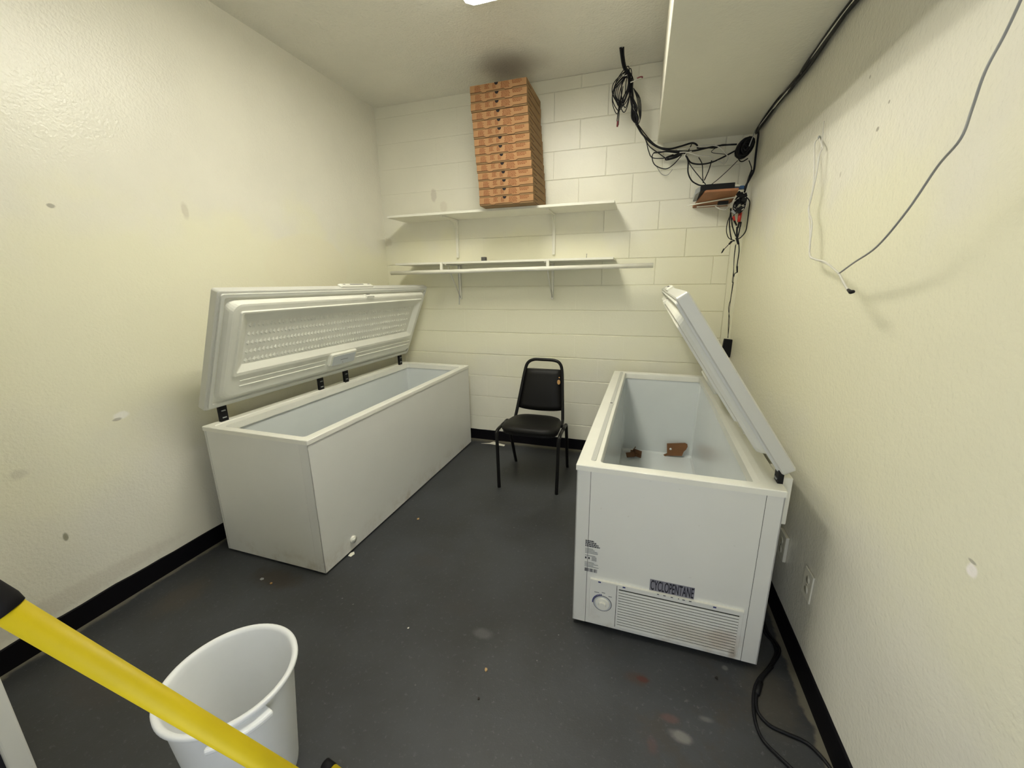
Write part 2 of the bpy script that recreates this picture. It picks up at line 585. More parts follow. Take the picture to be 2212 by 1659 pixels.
def base_strip(name, p0, p1, nrm, h, amp, seed, n=60):
    p0, p1, nrm = Vector(p0), Vector(p1), Vector(nrm)
    hs = ragged(n + 1, h, amp, seed)
    vs, fs = [], []
    for i in range(n + 1):
        p = p0.lerp(p1, i / n)
        vs += [p + nrm * .010, p + nrm * .007 + Vector((0, 0, hs[i] - .004)), p + nrm * .003 + Vector((0, 0, hs[i])), p + Vector((0, 0, hs[i])), p]
    for i in range(n):
        a, b = i * 5, i * 5 + 5
        for k in range(4):
            fs.append((a + k, b + k, b + k + 1, a + k + 1))
    struct(name, MB().add(vs, fs), 'blackrub')


base_strip('baseboard_left', (0, YF, 0), (0, 0, 0), (1, 0, 0), .100, .003, 1)
base_strip('baseboard_back', (W, 0, 0), (0, 0, 0), (0, -1, 0), .096, .0015, 2)
base_strip('baseboard_right', (W, 0, 0), (W, YF, 0), (-1, 0, 0), .098, .001, 3)

# ------------------------------------------------------------------ ceiling light
LX0, LX1, LY0, LY1 = 1.325, 1.725, -2.31, -1.062
t = thing('ceiling_light', 'white fluorescent ceiling light fixture at the top edge of the photo', 'light', ((LX0 + LX1) / 2, (LY0 + LY1) / 2, H))
MB().box((LX0 + .02, LY0 + .01, H - .028), (LX1 - .02, LY1 - .01, H - .0005)).build('housing', 'white', t, bevel=.004)
pr = [(LX0, H - .028), (LX0 + .015, H - .062), (LX0 + .06, H - .080), (LX1 - .06, H - .080), (LX1 - .015, H - .062), (LX1, H - .028)]
MB().prism([(x, LY0 + .015, z) for x, z in pr], (0, LY1 - LY0 - .03, 0)).build('lens', 'lens', t)
for ya, yb in ((LY0, LY0 + .015), (LY1 - .015, LY1)):
    MB().prism([(x, ya, z) for x, z in pr], (0, yb - ya, 0)).build('end_cap', 'white', t)


# ------------------------------------------------------------------ chest freezers
class Fz:
    """freezer frame: u from the hinge side to the front, v from near to far, z up"""
    def __init__(s, corner, sgn, rz, z0):
        s.c, s.s, s.rz, s.z0 = Vector(corner), sgn, rz, z0

    def P(s, u, v, z):
        return Vector((s.s * u, v, z))


def freezer(label, corner, sgn, rz, D, L, z0, z1, frontlip, two_tone):
    t = thing('chest_freezer', label, 'freezer', (*corner, 0), rz)
    X = lambda u, v, z: (sgn * u, v, z)
    bld = lambda mb, n, m, par=None, **k: mb.build(n, m, par or t, local=True, **k)

    def ubox(a, b, mb=None):
        mb = mb or MB()
        xa, xb = sorted((sgn * a[0], sgn * b[0]))
        return mb.box((xa, a[1], a[2]), (xb, b[1], b[2]))
    e = .0016
    ret = .055
    top = z1 - .020
    ti, tf, te = .088, frontlip, .048            # rim widths: hinge side, front, ends
    # outer skin (recessed core, open above), wrap panels, end panels
    core = MB()
    o0 = [X(*p, z0 + .004) for p in rrect(e, D - e, e, L - e, .004, 2)]
    o1 = [X(*p, top) for p in rrect(e, D - e, e, L - e, .004, 2)]
    core.rings([o0, o1], cap0=True)
    bld(core, 'cabinet', 'slit')
    rb2 = ret if two_tone else .012
    for nm, u0, u1 in (('back_panel', 0, rb2), ('front_panel', D - ret, D)):
        outer_u = 0 if nm == 'back_panel' else D
        inn = .004 if nm == 'back_panel' else D - .004
        m = MB()
        ubox((min(outer_u, inn), 0, z0), (max(outer_u, inn), L, top), m)
        ubox((u0, 0, z0), (u1, .004, top), m)
        ubox((u0, L - .004, z0), (u1, L, top), m)
        bld(m, nm, 'enamel')
    for v in (0, L - .004):
        bld(ubox((rb2 + e, v + (.0008 if v == 0 else 0), z0), (D - ret - e, v + .004, top)), 'end_panel', 'enamel_end')
    # liner
    r = .02
    l0 = [X(*p, z1 - .03) for p in rrect(ti - .01, D - tf + .006, te - .004, L - te + .004, r)]
    l1 = [X(*p, z0 + .105) for p in rrect(ti + .004, D - tf - .006, te + .008, L - te - .008, r)]
    l2 = [X(*p, z0 + .09) for p in rrect(ti + .018, D - tf - .02, te + .022, L - te - .022, r)]
    m = MB().rings([l0, l1, l2], cap1=True)
    lin = bld(m, 'liner', 'liner', fix=False)
    # rim
    def ring(i_h, i_f, i_e, z, rr):
        return [X(*p, z) for p in rrect(i_h, D - i_f, i_e, L - i_e, rr)]
    o = -.004
    ch = .035 if two_tone else .03
    rs = [ring(.004, .004, .004, z1 - .024, .004), ring(o, o, o, z1 - .024, .004), ring(o, o, o, z1 - .003, .004), ring(o + .003, o + .003, o + .003, z1, .005)]
    if two_tone:
        rs += [ring(.045, .046, .022, z1, .02), ring(ti - .020, tf - .003, te - .003, z1 - .002, .018)]
    else:
        rs += [ring(.045, .022, .022, z1, .02), ring(.047, .024, .024, z1 - .004, .02)]
    rs += [ring(ti, tf, te, z1 - .008, .018), ring(ti + .001, tf + .001, te + .001, z1 - .045, .018), ring(ti - .006, tf - .006, te - .006, z1 - .045, .018)]
    rim = MB().rings(rs)
    bld(rim, 'rim', 'rim', fix=False if sgn > 0 else True)
    if two_tone:
        gk = MB().rings([[X(*p, z1 + zz) for p in rrect(D - .068 + i_, D - .047 - i_, .050 + i_, L - .034 - i_, .0095, 4)] for i_, zz in ((0, -.003), (0, .0008), (.001, .0012))], cap1=True)
        bld(gk, 'channel_shade', 'gasket')['label'] = 'grey strip coloured as the shaded recess along the front rim'  # flat grey strip stands in for shade in the rim recess
    # feet
    for u in (.06, D - .06):
        for v in (.08, L - .08):
            bld(MB().lathe([(0, .0), (.018, .0), (.016, z0 + .006), (0, z0 + .006)], X(u, v, 0), 12), 'foot', 'black')
    return t, X, bld, ubox


def lid(t, X, bld, sgn, u0, zh, ang, Dl, L, twist, diamonds, hinge_v, hinge_h):
    d = (math.cos(ang), math.sin(ang))
    n = (math.sin(ang), -math.cos(ang))

    def Q(p, v, k):
        s = twist * (v / L)
        return X(u0 + d[0] * p + n[0] * k + s, v, zh + d[1] * p + n[1] * k)

    def ring(ip, iv, k, r, p1=None, seg=5):
        return [Q(p, v, k) for p, v in rrect(ip, (p1 if p1 is not None else Dl - ip), iv, L - iv, r, seg)]
    a, b = 0., 0.
    lb = MB()
    # outer shell with the folded lip
    lb.rings([ring(.006, .006, 0, .012), ring(.0, .0, .005, .012), ring(0, 0, .042, .012), ring(.004, .004, .046, .012), ring(.014, .014, .046, .01), ring(.016, .016, .040, .01)], cap0=True)
    lo = bld(lb, 'lid', 'lid_skin')
    gk = MB().rings([ring(.014, .014, .040, .012), ring(.015, .015, .054, .012), ring(.032, .032, .054, .012), ring(.034, .034, .040, .012)])
    bld(gk, 'gasket', 'gasket_white', lo)
    # moulded inner panel: raised collar, plateau, second step, basin
    pt = Dl - .046
    pn = MB()
    def rr(pa, pb, va, k, r):
        return [Q(p, v, k) for p, v in rrect(pa, pb, va, L - va, r, 6)]
    pn.rings([rr(.030, Dl - .030, .030, .041, .012), rr(.055, pt, .045, .043, .04), rr(.062, pt - .006, .052, .066, .05), rr(.072, pt - .012, .062, .078, .05),
              rr(.082, pt - .022, .072, .080, .05), rr(.20, pt - .048, .098, .080, .012), rr(.205, pt - .052, .102, .088, .010),
              rr(.222, pt - .060, .112, .087, .010), rr(.256, pt - .118, .158, .062, .006)], cap1=True)
    bld(pn, 'inner_panel', 'lid', lo)
    rb_ = MB()
    mid = .912 / 1.87 * L
    for pp in (.165, .132):
        for va, vb in ((.15, mid - .15), (mid + .15, L - .10)):
            rb_.rings([[Q(p, v, k) for p, v in rrect(pp - w_, pp + w_, va - w_, vb + w_, w_, 3)] for w_, k in ((.004, .079), (.002, .084))], cap1=True)
    bld(rb_, 'rib', 'lid', lo)
    if diamonds:
        dm = MB()
        pr0, pr1 = .278, pt - .136
        for i in range(5):
            p = pr0 + (pr1 - pr0) * i / 4
            nn = int((L - .36) / .0255)
            for j in range(nn):
                v = .178 + j * .0255
                q = [Q(p - .017, v, .0615), Q(p, v + .0127, .0615), Q(p + .017, v, .0615), Q(p, v - .0127, .0615), Q(p - .007, v, .0675)]
                dm.add(q, [(0, 1, 4), (1, 2, 4), (2, 3, 4), (3, 0, 4)])
        x = bld(dm, 'diamond_embossing', 'lid', lo)
        x['kind'] = 'stuff'
    # lamp cover
    lc = MB().rings([[Q(p, v, k) for p, v in rrect(.118 + i_, .214 - i_, mid - .128 + i_, mid + .128 - i_, .012, 3)] for i_, k in ((0, .07), (0, .095), (.006, .104))], cap1=True)
    lco = bld(lc, 'lamp_cover', 'lid', lo)
    lf = MB().rings([[Q(p, v, k) for p, v in rrect(.124, .196, mid - .108, mid + .112, .006, 3)] for k in (.1035, .1055)], cap1=True)
    ln_ = bld(lf, 'lamp_window', 'lightgrey', lco)
    ln_['label'] = 'grey translucent lamp window'
    bx = MB()
    for va, vb, pa, pb in ((mid - .035, mid + .04, .157, .163), (mid - .012, mid - .002, .133, .139)):
        bx.add([Q(pa, va, .1060), Q(pb, va, .1060), Q(pb, vb, .1060), Q(pa, vb, .1060)], [(0, 1, 2, 3)])
    bld(bx, 'print', 'inkgrey', lco, fix=False)['kind'] = 'stuff'
    # latch tab on the collar
    la = MB().rings([[Q(p, v, k) for p, v in rrect(pt - .020, pt + .002, L * .55, L * .55 + .075, .004, 2)] for k in (.04, .083)], cap1=True)
    bld(la, 'latch', 'lid', lo)
    ls = MB().add([Q(pt + .0025, L * .55 + .018, .052), Q(pt + .0025, L * .55 + .057, .052), Q(pt + .0025, L * .55 + .057, .060), Q(pt + .0025, L * .55 + .018, .060)], [(0, 1, 2, 3)])
    bld(ls, 'slot', 'black', lo)
    # handle plate on the front edge of the lid
    hv0, hv1 = .432 * L, .605 * L
    hp = MB().rings([[Q(Dl + e_, v, k) for k, v in rrect(.002 + i_, .040 - i_, hv0 + i_ * 3, hv1 - i_ * 3, .006, 3)] for i_, e_ in ((0, -.002), (0, .010), (.004, .016))], cap1=True)
    ho = bld(hp, 'handle', 'lid', lo)
    for va, vb, ka, kb in ((.30, .72, .014, .024), (.10, .17, .014, .022), (.85, .93, .014, .022)):
        vA, vB = hv0 + (hv1 - hv0) * va, hv0 + (hv1 - hv0) * vb
        bld(MB().add([Q(Dl + .0163, vA, ka), Q(Dl + .0163, vB, ka), Q(Dl + .0163, vB, kb), Q(Dl + .0163, vA, kb)], [(0, 1, 2, 3)]), 'slot', 'slit', ho, fix=False)
    # hinges
    for v in hinge_v:
        h = MB()
        u_ = u0 + n[0] * .03 + twist * v / L
        xa, xb = sorted((sgn * (u_ - .006), sgn * (u_ + .012)))
        h.box((xa, v - .022, hinge_h), (xb, v + .022, zh + d[1] * .01 + n[1] * .02 + .02))
        hg = bld(h, 'hinge', 'black', bevel=.002)
        xo = sgn * (u_ + .0135)
        for zz in (.25, .6):
            z_ = hinge_h + (zh - hinge_h) * zz
            bld(MB().box((xo - .002, v - .012, z_), (xo + .002, v + .010, z_ + .006)), 'screw', 'grey', hg)
    return Q


# left freezer: hinge on the left wall side
LD, LL, LZ0, LZ1 = .695, 1.872, .012, .757
lf, X, bld, ubox = freezer('longer white chest freezer along the left wall, open lid with diamond embossing',
                           (.136, -1.995), 1, -.012, LD, LL, LZ0, LZ1, .062, False)
lid(lf, X, bld, 1, -.010, .858, math.radians(67), .668, 1.868, .035, True, (.10, .80, 1.05, 1.76), LZ1 - .01)
# drain plug on the front, low
dp = MB()
dp.tube([X(LD + .0, .215, .072), X(LD + .012, .215, .072)], .021, 16)
pl = bld(dp, 'drain_plug', 'rim')
bld(MB().tube([X(LD + .010, .215, .072), X(LD + .016, .215, .072)], [.012, .009], 12), 'cap', 'lid', pl)

# right freezer: hinge on the right wall side
RD, RL, RZ0, RZ1 = .722, 1.825, .022, .770
RCX, RCY, RRZ = 2.833, -1.942, -.020
rf, X, bld, ubox = freezer('white chest freezer along the right wall with vent grille facing the camera',
                           (RCX, RCY), -1, RRZ, RD, RL, RZ0, RZ1, .088, True)
lid(rf, X, bld, -1, -.022, .848, math.radians(56.5), .716, 1.86, -.0, False, (.075, 1.72), RZ1 - .012)
# front face helpers (v = 0 face towards the camera): x across in room metres
def FX(x):
    return RCX - x           # u of a room x on the near face


fy = -.0


def fbox(x0, x1, z0, z1, d0, d1, mb=None):
    """box on the near end; d = distance proud of the panel"""
    return ubox((FX(x1), -d1, z0), (FX(x0), -d0, z1), mb)


gp = bld(fbox(2.183, 2.762, .038, .250, -.002, .006), 'control_panel', 'enamel_end', bevel=.0015)
bld(fbox(2.183, 2.762, .250, .2555, -.002, .010), 'panel_ledge', 'rim', gp)
bld(fbox(2.302, 2.748, .046, .232, .0058, .0066), 'grille_back', 'slit', gp)
ns = 14
gz0, gz1 = .046, .232
pitch = (gz1 - gz0) / ns
for i in range(ns):
    z = gz0 + i * pitch
    sl = MB()
    u0_, u1_ = FX(2.748), FX(2.302)
    vs = [X(u, -y, zz) for u in (u0_, u1_) for y, zz in ((.0066, z), (.0092, z), (.0080, z + pitch - .0043), (.0066, z + pitch - .0043))]
    sl.add(vs, [(0, 1, 2, 3), (7, 6, 5, 4), (0, 4, 5, 1), (1, 5, 6, 2), (2, 6, 7, 3), (3, 7, 4, 0)])
    bld(sl, 'slat', 'enamel_end', gp)
for xa, xb in ((2.298, 2.302), (2.748, 2.752)):
    bld(fbox(xa, xb, .044, .234, .004, .0115), 'grille_side', 'enamel_end', gp)
bld(fbox(2.2925, 2.2945, .04, .25, .0058, .0064), 'seam', 'slit', gp)
for x in (2.2165, 2.316, 2.655):
    bld(fbox(x, x + .011, .247, .2525, .009, .0115), 'clip', 'blueink', gp)
# dial
DXC, DZC = 2.238, .143
def disc(r, y0, y1, seg=28, r2=None):
    return MB().tube([X(FX(DXC), -y0, DZC), X(FX(DXC), -y1, DZC)], [r, r2 or r], seg, smooth=False)
dl = bld(disc(.0385, .005, .0068), 'dial', 'inkdark', gp)
bld(disc(.0360, .0066, .0074), 'dial_face', 'lightgrey', gp)
bld(disc(.030, .0072, .014, r2=.027), 'knob', 'rim', gp)
bld(disc(.016, .013, .024, r2=.0145), 'knob_cap', 'rim', gp)
pm = MB()
for dx, dz, w_ in ((-.026, .048, .020), (.002, .052, .014), (.030, .040, .014)):
    fbox(DXC + dx - w_ / 2, DXC + dx + w_ / 2, DZC + dz, DZC + dz + .0035, .0058, .0063, pm)
bld(pm, 'marking', 'inkgrey', gp)['kind'] = 'stuff'
ar = MB()
for k in range(10):
    a = math.radians(100 + k * 9)
    c_ = (DXC + .0415 * math.cos(a), DZC + .0415 * math.sin(a))
    fbox(c_[0] - .0022, c_[0] + .0022, c_[1] - .0042, c_[1] + .0042, .0058, .0064, ar)
bld(ar, 'blue_arc', 'blueink', gp)['kind'] = 'stuff'

# CYCLOPENTANE sticker
st = bld(fbox(2.420, 2.586, .2575, .309, .0002, .0012), 'sticker', 'labelgrey')
fc = bpy.data.curves.new('lettering', 'FONT')
fc.body = 'CYCLOPENTANE'
fc.size = 1
fc.offset = .012
fo = bpy.data.objects.new('lettering_tmp', fc)
COL.objects.link(fo)
dg = bpy.context.evaluated_depsgraph_get()
dg.update()
me = bpy.data.meshes.new_from_object(fo.evaluated_get(dg))
bpy.data.objects.remove(fo, do_unlink=True)
xs_ = [v.co.x for v in me.vertices]
ys_ = [v.co.y for v in me.vertices]
xa, xb, ya, yb = min(xs_), max(xs_), min(ys_), max(ys_)
for v in me.vertices:
    fx = 2.4235 + (v.co.x - xa) / (xb - xa) * (2.5835 - 2.4235)
    fz = .2600 + (v.co.y - ya) / (yb - ya) * (.3070 - .2600)
    v.co = X(FX(fx), -.0016, fz)
put('lettering', me, 'ink', st)['label'] = 'black capitals reading CYCLOPENTANE'
wm = MB()
rw = random.Random(5)
x = 2.45
while x < 2.575:
    w_ = rw.uniform(.004, .010)
    fbox(x, x + w_, .2505 - (x - 2.45) * .0, .2535, .0102, .0108, wm)
    x += w_ + rw.uniform(.004, .02)
bld(wm, 'print', 'ink', gp)['kind'] = 'stuff'

# rating label: small lines of print
rl = MB()
rg = MB()
rr_ = random.Random(9)
for i, wd in enumerate((.036, .046, .054, .060)):
    zz = .428 - i * .0082
    x = 2.1555
    while x < 2.1555 + wd:
        w_ = rr_.uniform(.004, .011)
        fbox(x, min(x + w_, 2.1555 + wd), zz, zz + .0056, .0009, .0012, rl)
        x += w_ + .0016
for i in range(14):
    zz = .392 - i * .0066
    if i in (4, 9):
        continue
    wd = rr_.uniform(.03, .062)
    if i in (6, 7, 8):
        fbox(2.184, 2.204, zz, zz + .003, .0009, .0012, rg)
    else:
        fbox(2.1555, 2.1555 + wd, zz, zz + .0024, .0009, .0012, rg)
for xx in (2.1595, 2.173):
    fbox(xx - .0034, xx + .0034, .344, .353, .0009, .0013, rl)
bc = MB()
x = 2.157
while x < 2.210:
    w_ = rr_.choice((.0012, .0018, .003, .0036))
    fbox(x, x + w_, .283, .299, .0009, .0013, bc)
    x += w_ + rr_.choice((.0012, .0018, .0026))
bld(rl, 'rating_print', 'inkdark')['kind'] = 'stuff'
bld(rg, 'fine_print', 'inkgrey')['kind'] = 'stuff'
bld(bc, 'barcode', 'inkdark')['kind'] = 'stuff'
# bracket cover behind the hinge
bld(ubox((-.048, .10, .585), (-.001, .22, .775)), 'hinge_cover', 'rim', bevel=.004)
# lock tab on the rim
lk = bld(ubox((RD - .072, .86, RZ1 - .009), (RD - .040, .90, RZ1 + .001)), 'lock_tab', 'rim', bevel=.002)
bld(ubox((RD - .062, .885, RZ1 + .001), (RD - .048, .897, RZ1 + .002)), 'slot', 'black', lk)

# cardboard scraps inside the right freezer
zf = RZ0 + .09
cy = -.190
def onback(px, py, y=cy):
    p = at(px, py, 1, y)
    return p
pl_ = [onback(*p) for p in ((1440, 964), (1479, 963.5), (1484, 966), (1484.5, 971), (1481, 977), (1476, 981), (1472, 990), (1441, 989), (1435, 990), (1432, 987), (1440, 984))]
zmin = min(p.z for p in pl_)
pl_ = [Vector((p.x, cy - .02 + (p.z - zmin) * .12, p.z - zmin + zf + .001)) for p in pl_]
cp = MB().prism(pl_, (0, .003, 0)).build('cardboard_piece', 'brown')
tag(cp, 'flat brown cardboard piece with a hole, standing at the far end inside the right freezer', 'cardboard')
hc = (pl_[0] + pl_[-1]) / 2
hole = MB().tube([(pl_[0].x + .030, hc.y - .0035, pl_[0].z - .042), (pl_[0].x + .030, hc.y + .001, pl_[0].z - .042)], .0085, 14).build('punched_hole', 'liner', cp)
cr = MB()
rc = random.Random(11)
cc = at(1360, 975, 1, -.30)
cc = Vector((cc.x + .022, -.30, zf + .004))
for i in range(7):
    a = rc.uniform(0, PI)
    c_ = cc + Vector((rc.uniform(-.03, .04), rc.uniform(-.04, .03), .008 + i * .004))
    ax = Vector((math.cos(a), math.sin(a) * .5, rc.uniform(-.3, .5))).normalized()
    ay = ax.orthogonal().normalized()
    cr.obox(c_, ax, ay, ax.cross(ay), rc.uniform(.025, .045), rc.uniform(.012, .022), .0015)
ax = Vector((.55, 0, .85)).normalized()
cr.obox(cc + Vector((.0, 0, .045)), ax, (0, 1, 0), ax.cross(Vector((0, 1, 0))), .04, .008, .0015)
zm = min(v.z for v in cr.v)
for v in cr.v:
    v.z += zf + .001 - zm
tag(cr.build('crumpled_cardboard', 'brownd'), 'crumpled dark brown cardboard scrap in the left far corner inside the right freezer', 'cardboard')

# ------------------------------------------------------------------ chair
ch = thing('dining_chair', 'black padded stacking chair with torn backrest against the back wall', 'chair', (1.60, -.62, 0))
def side(xf, xr_, s):
    f0 = Vector((xf[0], xf[1], 0))
    r0 = Vector((xr_[0], xr_[1], 0))
    tx = (xf[0] + xr_[0]) / 2 + s * .012
    pf = spline([f0, f0.lerp(Vector((tx - s * .004, xf[1] + .006, .40)), .5), (tx - s * .004, xf[1] + .006, .395), (tx, xf[1] + .018, .428), (tx, xf[1] + .05, .440), (tx, xf[1] + .12, .440)], 6)
    MB().tube(pf, .0125, 10).build('leg', 'tube', ch)
    MB().tube([(tx, xf[1] + .115, .440), (tx, xf[1] + .225, .440)], .0126, 10).build('seat_rail', 'tube', ch)
    pb = spline([(tx, xf[1] + .22, .440), (tx, xf[1] + .265, .436), (tx, xf[1] + .29, .405), Vector((tx, xf[1] + .29, .405)).lerp(r0, .5), r0], 6)
    MB().tube(pb, .0125, 10).build('leg', 'tube', ch)
side((1.392, -.862), (1.384, -.398), -1)
side((1.822, -.846), (1.822, -.386), 1)
bp_ = spline([(1.408, -.60, .425), (1.415, -.535, .437), (1.420, -.50, .47), (1.447, -.452, .65), (1.470, -.415, .80), (1.490, -.402, .862), (1.535, -.397, .889), (1.60, -.395, .892), (1.70, -.395, .889),
              (1.745, -.399, .868), (1.766, -.408, .81), (1.780, -.45, .65), (1.795, -.50, .47), (1.800, -.535, .437), (1.806, -.60, .425)], 6)
MB().tube(bp_, .0125, 10).build('back_frame', 'tube', ch)
# backrest pad between the uprights
bk = MB()
rows = []
for i in range(9):
    f = i / 8
    z = .512 + f * .308
    y = -.470 + (z - .512) / .308 * .062
    xl = 1.432 + f * .050
    xr2 = 1.783 - f * .022
    th_ = .016 + .012 * math.sin(PI * min(max(f, .06), .94))
    ring_ = []
    for k in range(12):
        g = k / 11
        x = xl + (xr2 - xl) * g
        ring_.append((x, y - th_ * (1 - (2 * g - 1) ** 6) - .004, z - .010 * math.sin(PI * g) * (1 - f)))
    for k in range(11, -1, -1):
        g = k / 11
        x = xl + (xr2 - xl) * g
        ring_.append((x, y + .010 * (1 - (2 * g - 1) ** 6), z - .010 * math.sin(PI * g) * (1 - f)))
    rows.append(ring_)
bko = MB().rings(rows, True, True, smooth=True).build('backrest', 'seat', ch)
tf_ = MB()
tc_ = Vector((1.752, -.462, .735))
tf_.add([tc_ + Vector((.013 * math.cos(a) * k, -.003 - .004 * (1 - k), .020 * math.sin(a) * k)) for k in (1, .5) for a in [i * PI / 4 for i in range(8)]],
        [(i, (i + 1) % 8, 8 + (i + 1) % 8, 8 + i) for i in range(8)] + [tuple(range(8, 16))], True)
tc2 = tc_ + Vector((.003, .004, .036))
tf_.add([tc2 + Vector((.005 * math.cos(a), -.006, .006 * math.sin(a))) for a in [i * PI / 3 for i in range(6)]], [tuple(range(6))])
tfo = tf_.build('exposed_foam', 'foam', bko)
tfo['label'] = 'tan foam showing through a tear'
# seat pad
sp_ = []
def seat_outline(sc, z, dz=0):
    o = []
    n = 40
    for i in range(n):
        a = 2 * PI * i / n
        ca, sa = math.cos(a), math.sin(a)
        ex = .55
        x = math.copysign(abs(ca) ** ex, ca)
        y = math.copysign(abs(sa) ** ex, sa)
        hw = .205 - .018 * y
        o.append((1.612 + (x * hw) * sc + .004 * y, -.702 + y * .178 * sc, z))
    return o
MB().rings([seat_outline(.97, .446), seat_outline(1.0, .452), seat_outline(1.0, .466), seat_outline(.97, .478), seat_outline(.88, .486), seat_outline(.6, .491), seat_outline(.2, .492)], True, True, smooth=True).build('seat', 'seat', ch)
MB().rings([seat_outline(.94, .426), seat_outline(.965, .430), seat_outline(.965, .446)], True, True).build('seat_pan', 'tube', ch)

# ------------------------------------------------------------------ shelves and rod
SZ1 = 2.034
sh = thing('wall_shelf', 'upper white wall shelf that carries the stack of pizza boxes', 'shelf', (1.16, -.15, 2.02))
MB().box((.245, -.305, 2.016), (2.095, -.0015, SZ1)).build('board', 'white', sh, bevel=.0015)
lowz = 1.648
sl_ = thing('wall_shelf', 'lower white wall shelf, almost empty, above the hanging rod', 'shelf', (1.16, -.15, 1.64))
MB().box((.285, -.300, lowz - .012), (2.105, -.0015, lowz + .004)).build('board', 'white', sl_, bevel=.0015)
for x in (.742, 1.605):
    b = MB().box((x - .011, -.020, 1.70), (x + .011, -.001, 2.0155)).box((x - .011, -.265, 2.003), (x + .011, -.003, 2.0155))
    bo = b.build('bracket', 'white', sh, bevel=.002)
    MB().prism([(x - .0015, -.02, 1.93), (x - .0015, -.07, 1.985), (x - .0015, -.24, 2.004), (x - .0015, -.02, 2.004)], (.003, 0, 0)).build('gusset', 'white', bo)
for x in (.752, 1.598):
    b = MB().box((x - .010, -.018, 1.34), (x + .010, -.001, lowz - .0125)).box((x - .010, -.29, lowz - .022), (x + .010, -.003, lowz - .0125))
    bo = b.build('bracket', 'white', sl_, bevel=.002)
    MB().tube([(x, -.012, 1.355), (x, -.17, 1.53), (x, -.24, lowz - .03)], .006, 6).build('strut', 'white', bo)
for px in (953, 1183):
    p = at(px, 572, 1, -.312)
    MB().box((p.x - .011, -.318, 1.588), (p.x + .011, -.300, lowz - .0)).build('rod_hook', 'white', sl_, bevel=.003)
rz0 = at(845, 590, 1, -.31)
rz1 = at(1411, 573, 1, -.31)
rd = MB().tube([(rz0.x, -.31, rz0.z), (.9, -.31, rz0.z + .003), (1.2, -.31, (rz0.z + rz1.z) / 2), (rz1.x, -.31, rz1.z)], .0165, 14).build('hanging_rod', 'white')
tag(rd, 'long white closet rod hanging below the lower shelf', 'rod')
# little things on the lower shelf
p = at(1046, 557, 1, -.26)
o = MB().box((p.x - .017, -.285, lowz + .004), (p.x + .017, -.245, lowz + .034)).box((p.x - .014, -.287, lowz + .004), (p.x - .004, -.285, lowz + .028)).build('small_block', 'darkgrey', bevel=.003)
tag(o, 'small dark grey block standing on the lower shelf', 'block')
p = at(1267, 552, 1, -.22)
o = MB().tube([(p.x, -.22, lowz + .0041), (p.x + .001, -.221, lowz + .034)], [.0026, .0018], 6).tube([(p.x + .001, -.221, lowz + .033), (p.x + .001, -.221, lowz + .036)], .005, 8).build('nail', 'steel')
tag(o, 'thin nail standing upright on the lower shelf', 'nail')
q0, q1, q2 = at(990, 592, 1, -.25), at(992, 625, 1, -.25), at(992, 658, 1, -.25)
o = MB().tube(spline([(q0.x, -.25, lowz - .023), (q0.x + .002, -.25, q0.z - .03), (q1.x, -.25, q1.z), (q2.x, -.25, q2.z)]), .0028, 6).build('hanging_wire', 'grey')
tag(o, 'short grey wire dangling from the lower shelf bracket', 'wire')

# ------------------------------------------------------------------ pizza boxes
BW, BD, BH = .412, .400, .0560
base = Vector((1.331, -.2165, SZ1 + .0008))
names = ['bottommost', 'second from the bottom', 'third from the bottom', 'fourth from the bottom', 'fifth from the bottom', 'sixth from the bottom', 'seventh from the bottom',
         'seventh from the top', 'sixth from the top', 'fifth from the top', 'fourth from the top', 'third from the top', 'second from the top', 'topmost']


